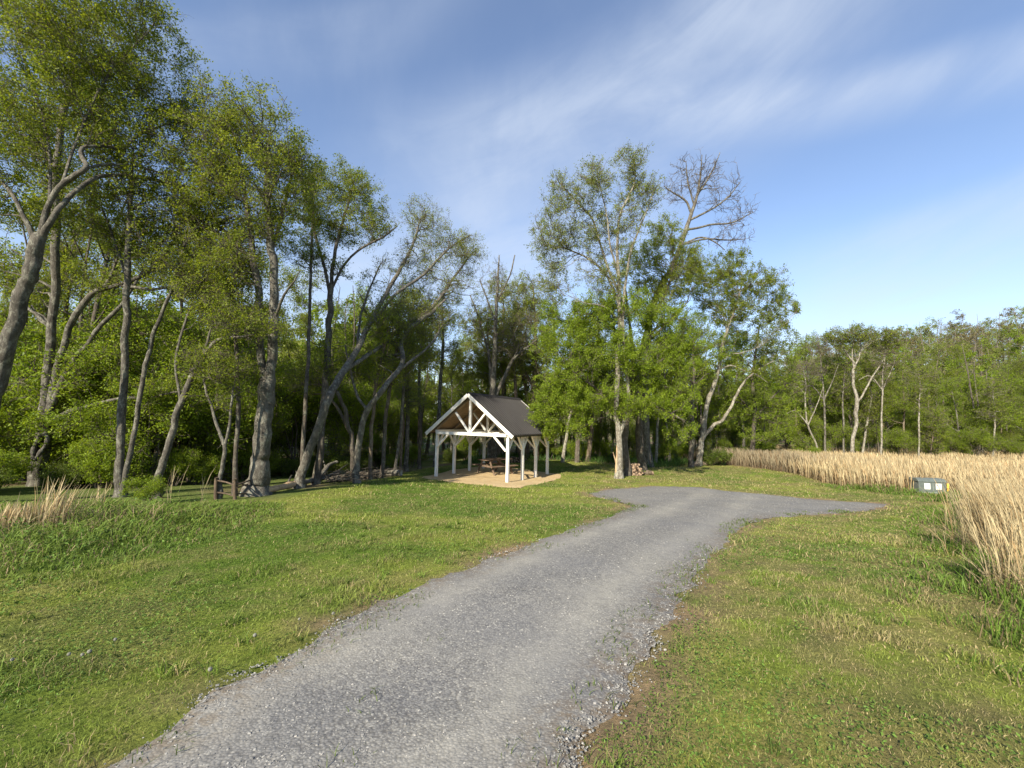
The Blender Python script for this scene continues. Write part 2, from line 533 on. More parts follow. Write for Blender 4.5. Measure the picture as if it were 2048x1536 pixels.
pad_w = poly([(838, 954), (900, 964), (1000, 974), (1040, 975), (1080, 967), (1125, 955), (1122, 948), (1050, 938), (960, 932), (900, 940)])

PAVZ = float(g(*at(1014.6, 965)[0][:2]))


def wobble(x, y):
    return x + (fbm(x * 1.7, y * 1.7, 31, 4) - .5) * .55, y + (fbm(x * 1.7, y * 1.7, 41, 4) - .5) * .55


def zones(x, y):
    wx, wy = wobble(x, y)
    return sdist(wx, wy, road_w), sdist(wx, wy, lawn_w), sdist(wx, wy, rough_w), sdist(wx, wy, mead_w), sdist(wx, wy, pad_w)


def grass_col(x, y, n=None):
    """Colour of the turf: green, yellow-green, straw and bare earth in patches."""
    a = fbm(x * .55, y * .55, 61, 4); b = fbm(x * 2.1, y * 2.1, 71, 4); c = .42 * fbm(x * 1.5 + 9, y * 1.5, 81, 5) + .58 * fbm(x * 5.3, y * 5.3, 83, 4)
    right = sstep(-1.0, 2.5, x - .12 * y)
    G1 = np.array([.112, .182, .026]); G2 = np.array([.222, .268, .050]); ST = np.array([.27, .225, .105]); BR = np.array([.17, .13, .08])
    k = sstep(.35, .68, a)[:, None]
    col = G1 * (1 - k) + G2 * k
    b = b * .55 + .45 * fbm(x * 6.5, y * 6.5, 77, 3)
    dry = np.clip(sstep(.46 - .05 * right, .62 - .05 * right, b) * (.5 + .42 * right), 0, 1)[:, None]
    col = col * (1 - dry * .65) + ST * dry * .65
    br = (sstep(.54 - .03 * right, .66, c) * (.22 + .26 * right))[:, None]
    col = col * (1 - br) + BR * br
    return col, br[:, 0]


# the ground: one sheet out to the horizon, finer near the viewer
def axis(lo, hi, n, c, k):
    t = np.linspace(-1, 1, n)
    s = np.sinh(t * k) / math.sinh(k)
    return np.where(s < 0, c + s * (c - lo), c + s * (hi - c))


gx = axis(-1200, 1200, 400, -1.0, 6.6); gy = axis(-900, 1500, 430, 7.0, 6.4)
X, Y = np.meshgrid(gx, gy)
xf, yf = X.ravel(), Y.ravel()
Z = g(xf, yf)
dr, dlw, drg, dm, dp = zones(xf, yf)
gc, br = grass_col(xf, yf)
gc = gc * .8
litter = np.array([.16, .12, .08]) * (0.6 + .9 * fbm(xf * 1.3, yf * 1.3, 91, 4))[:, None]
wood = sstep(.0, .9, np.minimum(np.minimum(dlw, drg), dm))
under = np.array([.09, .14, .028])
green_wood = sstep(.38, .58, fbm(xf * .3, yf * .3, 95, 3))[:, None] * .8
litter = litter * (1 - green_wood) + under * green_wood
gcol = gc * (1 - wood[:, None]) + litter * wood[:, None]
mk = sstep(.3, -.5, dm)[:, None]
gcol = gcol * (1 - mk) + np.array([.20, .15, .08]) * mk
ek = (sstep(.55, .05, dr) * sstep(.35, .6, fbm(xf * 1.2, yf * 1.2, 101, 3)))[:, None]
gcol = gcol * (1 - ek) + np.array([.23, .17, .11]) * ek
Z = Z - .05 * sstep(.0, -.25, dr) - .05 * sstep(0, -.2, dp)
nx, ny = len(gx), len(gy)
idx = np.arange(nx * ny).reshape(ny, nx)
F = np.stack([idx[:-1, :-1], idx[:-1, 1:], idx[1:, 1:], idx[1:, :-1]], -1).reshape(-1, 4)


def ground_mat():
    m, nt, out = mat('turf_soil')
    a = nt.nodes.new('ShaderNodeAttribute'); a.attribute_name = 'Col'
    v = coord(nt, 'Object')
    n1 = noise_node(nt, v, 22, 8, .75); n2 = noise_node(nt, v, 3.1, 6, .7)
    c = mixc(nt, 1.0, a.outputs['Color'], ramp(nt, n1, [(.3, (.45, .48, .4)), (.5, (1, 1, 1)), (.72, (1.7, 1.6, 1.4))]), 'MULTIPLY')
    c = mixc(nt, 1.0, c, ramp(nt, n2, [(.3, (.75, .8, .7)), (.7, (1.25, 1.2, 1.1))]), 'MULTIPLY')
    pbsdf(nt, out, c, .95, bump(nt, n1, .9, .04), .1)
    return m


ground = link('ground', mk_mesh('ground', np.c_[xf, yf, Z], F, True, cols={'Col': gcol}, mats=[ground_mat()]))
tag(ground, kind='structure')


def sheet(name, boundary, step_fn, zoff, edge_noise, m, attr_fn=None):
    b = []
    for i in range(len(boundary)):
        p, q = boundary[i], boundary[(i + 1) % len(boundary)]
        L = np.linalg.norm(q - p); dist = np.linalg.norm((p + q) / 2)
        n = max(1, int(L / (.06 + .012 * dist)))
        for t in np.arange(n) / n: b.append(p * (1 - t) + q * t)
    b = np.array(b)
    if edge_noise:
        x, y = b[:, 0], b[:, 1]
        b = b + edge_noise * np.c_[fbm(x * 3.1, y * 3.1, 3, 4) - .5, fbm(x * 3.1, y * 3.1, 13, 4) - .5] * 2
    lo, hi = b.min(0), b.max(0)
    ins = []
    yy = lo[1]
    while yy < hi[1]:
        st = step_fn(max(yy, .5))
        xs = np.arange(lo[0], hi[0], st) + rng.uniform(0, st)
        ins.append(np.c_[xs, np.full(len(xs), yy) + rng.uniform(-.2, .2, len(xs)) * st]); yy += st
    ins = np.concatenate(ins)
    ins = ins[sdist(ins[:, 0], ins[:, 1], b) < -.03]
    pts = [Vector(p) for p in np.vstack([b, ins])]
    nb = len(b)
    v, e, f, *_ = delaunay_2d_cdt(pts, [(i, (i + 1) % nb) for i in range(nb)], [], 1, 1e-4)
    P = np.array([(p.x, p.y) for p in v])
    f = np.array([t for t in f if len(t) == 3])
    cen = P[f].mean(1)
    f = f[sdist(cen[:, 0], cen[:, 1], b) < .0]
    a = P[f]; ar = (a[:, 1, 0] - a[:, 0, 0]) * (a[:, 2, 1] - a[:, 0, 1]) - (a[:, 1, 1] - a[:, 0, 1]) * (a[:, 2, 0] - a[:, 0, 0])
    f = np.where((ar < 0)[:, None], f[:, ::-1], f)
    dd = sdist(P[:, 0], P[:, 1], b)
    z = g(P[:, 0], P[:, 1]) + zoff * sstep(.0, -.12, dd) - .012 * sstep(-.04, .0, dd)
    o = link(name, mk_mesh(name, np.c_[P, z], f, True, attrs=attr_fn(P, dd) if attr_fn else None, mats=[m]))
    return tag(o, kind='structure'), b


# centre line of the drive, for wheel tracks
cl = poly([(640, 1500), (790, 1400), (930, 1290), (1070, 1190), (1200, 1110), (1310, 1062), (1390, 1030), (1440, 1000)])
cl = np.vstack([[(-1.9, -2.0)], cl])
cl = catmull(np.c_[cl, np.zeros(len(cl))], 120)[:, :2]


def across(P):
    out = np.empty(len(P))
    tn = np.gradient(cl, axis=0); tn /= np.linalg.norm(tn, axis=1)[:, None]
    for i in range(0, len(P), 20000):
        d = P[i:i + 20000, None] - cl[None]
        k = np.argmin((d ** 2).sum(2), 1)
        dk = d[np.arange(len(k)), k]
        out[i:i + 20000] = dk[:, 0] * tn[k, 1] - dk[:, 1] * tn[k, 0]
    return out


def road_attrs(P, dd):
    u = across(P)
    tr = np.exp(-((np.abs(u + .05) - .72) / .26) ** 2)
    return {'track': tr, 'edge': sstep(-.5, 0, dd)}


def gravel_mat():
    m, nt, out = mat('gravel')
    v = coord(nt, 'Object')
    vo = nt.nodes.new('ShaderNodeTexVoronoi'); vo.inputs['Scale'].default_value = 60; nt.links.new(v, vo.inputs['Vector'])
    vo2 = nt.nodes.new('ShaderNodeTexVoronoi'); vo2.inputs['Scale'].default_value = 27; nt.links.new(v, vo2.inputs['Vector'])
    n1 = noise_node(nt, v, 1.1, 6, .65); n2 = noise_node(nt, v, 9, 6, .7); n3 = noise_node(nt, v, .45, 4, .6)
    g1 = nt.nodes.new('ShaderNodeSeparateColor'); nt.links.new(vo.outputs['Color'], g1.inputs[0])
    stone = ramp(nt, g1.outputs[0], [(0, (0.123, 0.125, 0.133)), (.5, (0.217, 0.217, 0.222)), (.85, (0.304, 0.300, 0.290)), (1, (0.464, 0.450, 0.413))])
    g2 = nt.nodes.new('ShaderNodeSeparateColor'); nt.links.new(vo2.outputs['Color'], g2.inputs[0])
    stone = mixc(nt, .45, stone, ramp(nt, g2.outputs[1], [(0, (0.138, 0.138, 0.145)), (.6, (0.225, 0.225, 0.225)), (1, (0.362, 0.355, 0.334))]))
    gap = ramp(nt, vo.outputs['Distance'], [(.25, (1, 1, 1)), (.75, (.55, .54, .53))])
    c = mixc(nt, 1.0, stone, gap, 'MULTIPLY')
    dust = ramp(nt, n1, [(.38, (0, 0, 0)), (.66, (1, 1, 1))])
    a = nt.nodes.new('ShaderNodeAttribute'); a.attribute_name = 'track'
    dk = math_(nt, 'MULTIPLY', math_(nt, 'ADD', math_(nt, 'MULTIPLY', a.outputs['Fac'], .75), math_(nt, 'MULTIPLY', dust, .5)), n2)
    c = mixc(nt, dk, c, (.36, .347, .31))
    b2 = ramp(nt, n3, [(.42, (0, 0, 0)), (.62, (1, 1, 1))])
    c = mixc(nt, math_(nt, 'MULTIPLY', b2, .35), c, (.16, .164, .18))
    e = nt.nodes.new('ShaderNodeAttribute'); e.attribute_name = 'edge'
    ek = math_(nt, 'MULTIPLY', e.outputs['Fac'], ramp(nt, n2, [(.42, (0, 0, 0)), (.6, (1, 1, 1))]))
    c = mixc(nt, math_(nt, 'MULTIPLY', ek, .8), c, (.14, .105, .07))
    h = math_(nt, 'ADD', math_(nt, 'MULTIPLY', vo.outputs['Distance'], -.8), math_(nt, 'MULTIPLY', n2, .5))
    c = mixc(nt, 1.0, c, (.975, .965, .915), 'MULTIPLY')
    pbsdf(nt, out, c, .9, bump(nt, h, .45, .008), .2)
    return m


road, road_b = sheet('road', road_w, lambda y: .09 + .02 * y, .014, .20, gravel_mat(), road_attrs)


def pad_mat():
    m, nt, out = mat('sandy_gravel')
    v = coord(nt, 'Object'); n1 = noise_node(nt, v, 3, 6, .7); n2 = noise_node(nt, v, 40, 4, .7)
    c = ramp(nt, n1, [(.35, (.42, .305, .16)), (.55, (.52, .40, .225)), (.72, (.36, .285, .175))])
    c = mixc(nt, 1.0, c, ramp(nt, n2, [(.3, (.7, .7, .7)), (.7, (1.25, 1.25, 1.25))]), 'MULTIPLY')
    pbsdf(nt, out, c, .95, bump(nt, n2, .6, .02), .1)
    return m


pad, pad_b = sheet('path', pad_w, lambda y: .35, .014, .16, pad_mat())


# ------------------------------------------------------------------ grass
def ring_points(r0, r1, dens, half=R(62)):
    n = int((r1 ** 2 - r0 ** 2) * half * dens)
    rr = np.sqrt(rng.uniform(r0 ** 2, r1 ** 2, n)); th = rng.uniform(-half, half, n)
    return rr * np.sin(th), rr * np.cos(th)


def blades(x, y, h, w, lean, col, wind=(.15, .05), tipw=.25):
    n = len(x)
    z = g(x, y) - .01
    az = rng.uniform(0, 2 * math.pi, n); la = rng.uniform(0, 2 * math.pi, n)
    s = np.c_[np.cos(az), np.sin(az), np.zeros(n)] * (w / 2)[:, None]
    L = np.c_[np.cos(la) * lean + wind[0] * lean, np.sin(la) * lean + wind[1] * lean, np.zeros(n)] * h[:, None]
    b = np.c_[x, y, z]
    m = b + L * .30 + np.c_[np.zeros((n, 2)), h * .58]
    t = b + L + np.c_[np.zeros((n, 2)), h * np.clip(1 - .35 * lean, .4, 1)]
    V = np.stack([b - s, b + s, m - s * .8, m + s * .8, t - s * tipw, t + s * tipw], 1).reshape(-1, 3)
    o = np.arange(n)[:, None] * 6
    F = np.concatenate([o + np.array([0, 1, 3, 2]), o + np.array([2, 3, 5, 4])])
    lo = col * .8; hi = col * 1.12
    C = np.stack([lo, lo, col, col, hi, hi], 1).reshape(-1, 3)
    return V, F, C


def joinc(parts):
    V, F = join([(a, b) for a, b, c in parts])
    return V, F, np.concatenate([c for a, b, c in parts])


MAT['blade'] = col_mat('blade', .6, .25, .3)
lawn_parts = []
for r0, r1, dens, h0, w0 in ((1.3, 2.6, 7500, .042, .0032), (2.6, 4.5, 4200, .045, .004), (4.5, 8, 1900, .048, .0065), (8, 14, 650, .052, .012), (14, 32, 190, .06, .024)):
    x, y = ring_points(r0, r1, dens)
    d1, d2, d3, d4, d5 = zones(x, y)
    cover = fbm(x * 2.3, y * 2.3, 111, 4)
    c, brn = grass_col(x, y)
    ok = (d1 > -.10 + .28 * cover) & (d2 < .15) & (d5 > .03)
    ek = sstep(-.05, .32, d1)
    ok &= rng.random(len(x)) < (.25 + .75 * ek) * (1 - .30 * brn)
    x, y, c, brn, d1 = x[ok], y[ok], c[ok], brn[ok], d1[ok]
    k = len(x)
    tuft = fbm(x * 3.0, y * 3.0, 121, 3); tall = sstep(.58, .74, fbm(x * 1.3, y * 1.3, 131, 3))
    h = h0 * .8 * rng.uniform(.45, 1.35, k) * (.6 + .7 * tuft) * (1 + 1.3 * tall) * (1 - .4 * brn)
    j = rng.normal(1, .2, (k, 1)); c = c * j
    st = rng.random(k) < .12 + .10 * sstep(-1.0, 2.5, x - .12 * y) + .25 * brn
    c[st] = np.array([.42, .34, .17]) * rng.uniform(.6, 1.15, (st.sum(), 1))
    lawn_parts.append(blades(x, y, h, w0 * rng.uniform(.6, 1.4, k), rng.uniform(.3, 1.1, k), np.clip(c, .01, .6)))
# sparse weeds that creep onto the gravel
x, y = ring_points(1.4, 16, 420)
u = across(np.c_[x, y]); d1 = sdist(*wobble(x, y), road_w)
ok = (d1 < .05) & ((fbm(x * 1.6, y * 1.6, 141, 3) > .52) & (d1 > -.40) | (np.abs(u) < .3) & (fbm(x * 1.1, y * 1.1, 151, 3) > .70) & (y < 4))
x, y = x[ok], y[ok]; k = len(x)
c = np.array([.10, .14, .03]) * rng.uniform(.6, 1.4, (k, 1))
lawn_parts.append(blades(x, y, .06 * rng.uniform(.4, 1.5, k), .004 + .0008 * np.hypot(x, y), rng.uniform(.3, 1.2, k), c))


def clover(x, y, size, hgt):
    n = len(x)
    P = np.c_[x, y, g(x, y) + hgt * rng.uniform(.2, 1, n)]
    v, f = leaves(P, size, rng, 2.2, 0)
    c = np.array([.085, .150, .026]) * rng.uniform(.6, 1.7, (n, 1)) + rng.uniform(0, .02, (n, 1)) * np.array([1, .6, 0])
    return v, f, np.repeat(c, 4, 0)


for r0, r1, dens, s_ in ((1.3, 3, 2600, .017), (3, 6, 1200, .022), (6, 12, 260, .035)):
    x, y = ring_points(r0, r1, dens)
    d1, d2, d3, d4, d5 = zones(x, y)
    ok = (d1 > .06) & (d2 < 0) & (fbm(x * .9, y * .9, 161, 4) + .07 * (x > 1.5) > .50)
    lawn_parts.append(clover(x[ok], y[ok], s_, .04))
# coarser tufts standing out of the mown turf
x, y = ring_points(1.4, 9, 5.0)
d1, d2, d3, d4, d5 = zones(x, y)
ok = (d1 > .02) & (d2 < 0) & (fbm(x * .8, y * .8, 251, 3) + .25 * np.exp(-d1 / .5) > .52)
x, y = x[ok], y[ok]; q = 26
sz = np.repeat(rng.uniform(.5, 1.2, len(x)), q)
x = np.repeat(x, q) + rng.normal(0, .035, len(x) * q) * sz; y = np.repeat(y, q) + rng.normal(0, .035, len(y) * q) * sz; k = len(x)
c = np.array([.12, .18, .028]) * np.repeat(rng.uniform(.6, 1.35, (k // q, 1)), q, 0) * rng.uniform(.8, 1.25, (k, 1))
st = rng.random(k) < .08; c[st] = np.array([.42, .34, .17])
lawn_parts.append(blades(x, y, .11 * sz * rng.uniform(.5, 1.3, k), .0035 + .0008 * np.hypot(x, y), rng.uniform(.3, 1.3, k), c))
V, F, C = joinc(lawn_parts)
lawn = link('grass', mk_mesh('grass', V, F, False, cols={'Col': C}, mats=[MAT['blade']]))
tag(lawn, 'short mown grass of the lawn on both sides of the gravel drive', 'grass', kind='stuff')

# long unmown grass by the edge of the wood, the verge of the meadow and around the box
tall_parts = []
x, y = ring_points(4.5, 16, 520, R(66))
d3 = sdist(*wobble(x, y), rough_w)
ok = d3 < .1
x, y, d3 = x[ok], y[ok], d3[ok]; k = len(x)
hh = (.085 + .23 * sstep(-.2, -2.0, d3)) * rng.uniform(.45, 1.3, k) * (.5 + fbm(x * 1.2, y * 1.2, 171, 3))
a = fbm(x * .8, y * .8, 181, 4)[:, None]
c = (np.array([.075, .14, .02]) * (1 - a) + np.array([.20, .265, .045]) * a) * rng.uniform(.65, 1.35, (k, 1))
st = rng.random(k) < .13 + .3 * sstep(-1.5, -3, d3); c[st] = np.array([.30, .23, .13]) * rng.uniform(.5, 1.1, (st.sum(), 1))
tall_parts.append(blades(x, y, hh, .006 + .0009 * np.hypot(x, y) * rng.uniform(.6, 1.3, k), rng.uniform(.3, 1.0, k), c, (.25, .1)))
x, y = ring_points(3.5, 24, 420, R(62))
d2 = sdist(*wobble(x, y), lawn_w); dm = sdist(*wobble(x, y), mead_w)
ok = (d2 > -.85) & (dm > -1.2) & (x > 3) & (y < 22) & (fbm(x * 1.1, y * 1.1, 191, 3) + .12 * (d2 > 0) > .42)
x, y, d2 = x[ok], y[ok], d2[ok]; k = len(x)
hh = (.10 + .26 * sstep(-.8, .5, d2)) * rng.uniform(.4, 1.4, k)
c = np.array([.11, .18, .025]) * rng.uniform(.55, 1.5, (k, 1)); st = rng.random(k) < .2; c[st] = np.array([.30, .23, .13]) * rng.uniform(.5, 1.1, (st.sum(), 1))
tall_parts.append(blades(x, y, hh, .005 + .0008 * np.hypot(x, y), rng.uniform(.2, .9, k), c, (-.2, 0)))
# broad weeds in the long grass
x, y = ring_points(4.5, 14, 20, R(64))
ok = (sdist(x, y, rough_w) < 0) & (fbm(x * .9, y * .9, 201, 3) > .5)
x, y = x[ok], y[ok]
tall_parts.append(clover(np.repeat(x, 4) + rng.normal(0, .05, len(x) * 4), np.repeat(y, 4) + rng.normal(0, .05, len(x) * 4), .055, .34))
# grass under the trees round the firewood
x, y = ring_points(22, 40, 60, R(40))
d2 = sdist(x, y, lawn_w)
ok = (d2 > -.3) & (d2 < 5) & (x > -3) & (x < 14) & (fbm(x * .6, y * .6, 211, 3) > .38)
x, y = x[ok], y[ok]; k = len(x)
c = np.array([.06, .12, .02]) * rng.uniform(.6, 1.5, (k, 1))
tall_parts.append(blades(x, y, rng.uniform(.15, .6, k), np.full(k, .03), rng.uniform(.3, .9, k), c))
V, F, C = joinc(tall_parts)
tg = link('long_grass', mk_mesh('long_grass', V, F, False, cols={'Col': C}, mats=[MAT['blade']]))
tag(tg, 'long green unmown grass along the edge of the wood and the meadow', 'grass', kind='stuff')

# ------------------------------------------------------------------ the meadow of tall dry grass
def culms(x, y, h, w, lean, col, wind, z=None, fluff=True):
    """Dry stalks: a thin bent stem with a broad feathery top."""
    n = len(x)
    z = g(x, y) if z is None else z
    az = rng.uniform(0, math.pi, n)
    s = np.c_[np.cos(az), np.sin(az), np.zeros(n)] * (w / 2)[:, None]
    la = rng.uniform(0, 2 * math.pi, n)
    L = np.c_[np.cos(la) * lean + wind[0], np.sin(la) * lean + wind[1], np.zeros(n)] * h[:, None]
    b = np.c_[x, y, z]
    ts = np.array([0, .4, .75, 1.0]); ws = np.array([.45, .6, 1.0, .15]) if fluff else np.array([1, .8, .6, .2])
    P = b[:, None] + L[:, None] * (ts ** 2)[None, :, None] + np.array([0, 0, 1.0]) * (h[:, None, None] * (ts - .12 * ts ** 3 * np.minimum(lean * 3, 1).mean())[None, :, None])
    V = np.stack([P - s[:, None] * ws[None, :, None], P + s[:, None] * ws[None, :, None]], 2).reshape(n, 8, 3)
    o = np.arange(n)[:, None] * 8
    F = np.concatenate([o + np.array([2 * i, 2 * i + 1, 2 * i + 3, 2 * i + 2]) for i in range(3)])
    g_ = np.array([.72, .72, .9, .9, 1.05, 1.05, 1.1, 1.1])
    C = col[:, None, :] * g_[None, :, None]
    return V.reshape(-1, 3), F, C.reshape(-1, 3)


MAT['straw'] = col_mat('straw', .7, .15, .3)
STRAW = np.array([.62, .51, .30])


def straw_col(x, y, k):
    a = fbm(x * .25, y * .25, 221, 3)[:, None]; b = rng.random((k, 1))
    c = STRAW * (.72 + .35 * a) * rng.uniform(.7, 1.2, (k, 1))
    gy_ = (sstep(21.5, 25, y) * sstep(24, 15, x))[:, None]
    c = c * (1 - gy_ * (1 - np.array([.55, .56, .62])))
    c = np.where(b < .16, c * np.array([.82, .70, .62]), c)
    return np.clip(c, .02, .8)


mp = []
n = 270000
x = rng.uniform(6, 58, n); y = rng.uniform(3, 46, n)
d = sdist(*wobble(x, y), mead_w)
pr = np.where(d > -2.6, 1.0, np.where(d > -8, .55, .34))
rr = np.hypot(x, y)
ok = (d < .05) & (rng.random(n) < pr) & (np.abs(x) < y * 1.35 + 4) & (fbm(x * 1.5, y * 1.5, 231, 3) > .30)
x, y, d = x[ok], y[ok], d[ok]; k = len(x)
h = rng.uniform(.78, 1.22, k) * (.72 + .28 * sstep(0, -1.0, d)) * (.82 + .36 * fbm(x * .5, y * .5, 241, 3)) * 1.02
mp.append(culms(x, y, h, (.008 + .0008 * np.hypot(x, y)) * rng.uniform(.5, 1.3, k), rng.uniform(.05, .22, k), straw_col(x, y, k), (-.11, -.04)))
# undergrowth of last year's leaves at the foot
kk = rng.random(k) < .35
mp.append(culms(x[kk], y[kk], h[kk] * .5, .02 + .0008 * np.hypot(x[kk], y[kk]), rng.uniform(.3, .7, kk.sum()), straw_col(x[kk], y[kk], kk.sum()) * np.array([.7, .62, .6]), (-.05, 0), fluff=False))
# a far strip along the verge of the lawn, where the grass itself is greyer
V, F, C = joinc(mp)
md = link('meadow_grass', mk_mesh('meadow_grass', V, F, False, cols={'Col': C}, mats=[MAT['straw']]))
tag(md, 'tall straw coloured dry grass of the meadow behind the utility box', 'grass', kind='stuff')


def straw_clump(name, px, py, n, h, spread, label, seed, wind=(-.25, -.05), group='clumps of dry grass', w=.008):
    b, D = at(px, py)
    global rng
    keep = rng; rng = np.random.default_rng(seed)
    x = b[0] + rng.normal(0, spread, n); y = b[1] + rng.normal(0, spread, n)
    hh = h * rng.uniform(.55, 1.1, n)
    z = g(x, y)
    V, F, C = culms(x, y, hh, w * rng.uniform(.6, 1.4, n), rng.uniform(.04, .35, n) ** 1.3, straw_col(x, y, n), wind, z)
    m2 = n // 2
    x2 = b[0] + rng.normal(0, spread * 1.4, m2); y2 = b[1] + rng.normal(0, spread * 1.4, m2)
    V2, F2, C2 = culms(x2, y2, hh[:m2] * .45, w * 1.3 * np.ones(m2), rng.uniform(.3, .9, m2), straw_col(x2, y2, m2) * .7, (-.2, 0), g(x2, y2), False)
    V, F, C = joinc([(V, F, C), (V2, F2, C2)])
    rng = keep
    o = link(name, mk_mesh(name, V - b, F, False, cols={'Col': C}, mats=[MAT['straw']]), loc=b)
    return tag(o, label, 'grass clump', group)


straw_clump('dry_grass_clump', 1985, 1115, 420, 1.25, .17, 'tall straw clump leaning over the lawn verge, nearer the box', 1)
straw_clump('dry_grass_clump', 2035, 1195, 200, 1.0, .10, 'narrow straw clump at the very edge of the photo, nearest the viewer', 2, (-.12, 0))
straw_clump('dry_grass_clump', 1998, 1060, 300, 1.15, .25, 'wide straw clump where the meadow meets the lawn verge', 3, (-.3, -.05))
straw_clump('dry_grass_clump', 2060, 1130, 420, 1.2, .20, 'straw clump behind the narrow one, half out of the photo', 4, (-.2, 0))
straw_clump('dry_grass_clump', 2010, 1075, 420, 1.2, .35, 'straw clump in the meadow behind the tall leaning clump', 14, (-.2, 0))
straw_clump('dry_grass_clump', 98, 1064, 90, .95, .16, 'upright straw clump in the long grass below the hollow tree', 5, (.12, 0), w=.012)
straw_clump('dry_grass_clump', 118, 1060, 60, .8, .12, 'shorter straw clump leaning beside the upright one below the hollow tree', 6, (.3, 0), w=.012)
straw_clump('dry_grass_clump', 195, 1028, 30, .7, .09, 'thin straw clump before the double grey trunk', 7, (.1, 0), w=.012)
straw_clump('dry_grass_clump', 408, 1018, 9, 1.0, .07, 'few dry stalks standing before the rail fence', 8, (.05, 0), w=.008)
straw_clump('dry_grass_clump', 335, 1016, 9, 1.0, .07, 'few dry stalks at the foot of the slanting grey trunk', 9, (.25, 0), w=.008)
straw_clump('dry_grass_clump', 30, 1066, 420, .5, .15, 'matted grey heap of dead stalks in the long grass', 10, (.1, 0), w=.012)

# ------------------------------------------------------------------ loose stones of the drive
sp = []
for r0, r1, dens, s0, s1 in ((1.3, 2.6, 5000, .0025, .009), (2.6, 4.5, 2200, .003, .010), (4.5, 8, 600, .004, .011), (8, 19, 90, .007, .014)):
    x, y = ring_points(r0, r1, dens)
    d1 = sdist(*wobble(x, y), road_w)
    u = across(np.c_[x, y])
    tr = np.exp(-((np.abs(u + .05) - .72) / .26) ** 2)
    ok = (d1 < -.02 + .12 * (rng.random(len(x)) ** 10)) & (rng.random(len(x)) < 1 - .5 * tr)
    x, y = x[ok], y[ok]; k = len(x)
    s = s0 + (s1 - s0) * rng.random(k) ** 2.6
    cube = np.array([(a, b, c) for c in (-1, 1) for a, b in ((-1, -1), (1, -1), (1, 1), (-1, 1))], float)
    V = cube[None] * rng.uniform(.45, 1.0, (k, 1, 3)) * (1 + rng.normal(0, .22, (k, 8, 3)))
    V[:, 4:, :2] *= rng.uniform(.35, .9, (k, 1, 1))
    V[..., 2] *= .45
    a = rng.uniform(0, 6.28, k); ca, sa = np.cos(a)[:, None], np.sin(a)[:, None]
    V = np.stack([V[..., 0] * ca - V[..., 1] * sa, V[..., 0] * sa + V[..., 1] * ca, V[..., 2]], -1) * s[:, None, None]
    V += np.c_[x, y, g(x, y) + .012 + s * .15][:, None]
    o = np.arange(k)[:, None] * 8
    F = np.concatenate([o + np.array(q) for q in ((0, 1, 5, 4), (1, 2, 6, 5), (2, 3, 7, 6), (3, 0, 4, 7), (4, 5, 6, 7))])
    t = rng.random((k, 1)) ** 1.4
    c = np.array([.12, .12, .118]) * (1 - t) + np.array([.35, .342, .31]) * t
    w_ = rng.random(k) < .03; c[w_] = np.array([.40, .38, .34])
    sp.append((V.reshape(-1, 3), F, np.repeat(c, 8, 0)))
V, F, C = joinc(sp)
MAT['stone'] = col_mat('stone', .9, .2)
st = link('gravel', mk_mesh('gravel', V, F, False, cols={'Col': C}, mats=[MAT['stone']]))
tag(st, 'loose grey crushed stones lying on the gravel drive', 'gravel', kind='stuff')

# ------------------------------------------------------------------ the trees one can tell apart
def hero(name, base_px, spec, blobs, label, bark='bark_grey', leaf='leaf_mid', n=(40, 380, 6), nl=30000, ls=.06, seed=1, D=None, group=None, cat='tree', wf=.74, **kw):
    if D is None:
        b, D = at(*base_px)
    else:
        b = P3(base_px[0], base_px[1], D); b[2] = float(g(b[0], b[1]))
    lim = limbs_px(spec, D, b, wf)
    bl = blobs_px(blobs, D)
    tr, lv = grow(lim, bl, n[0], n[1], n[2], nl, ls, seed, **kw)
    return place_tree(name, b, tr, lv, MAT[bark], MAT[leaf], label, group, cat), D


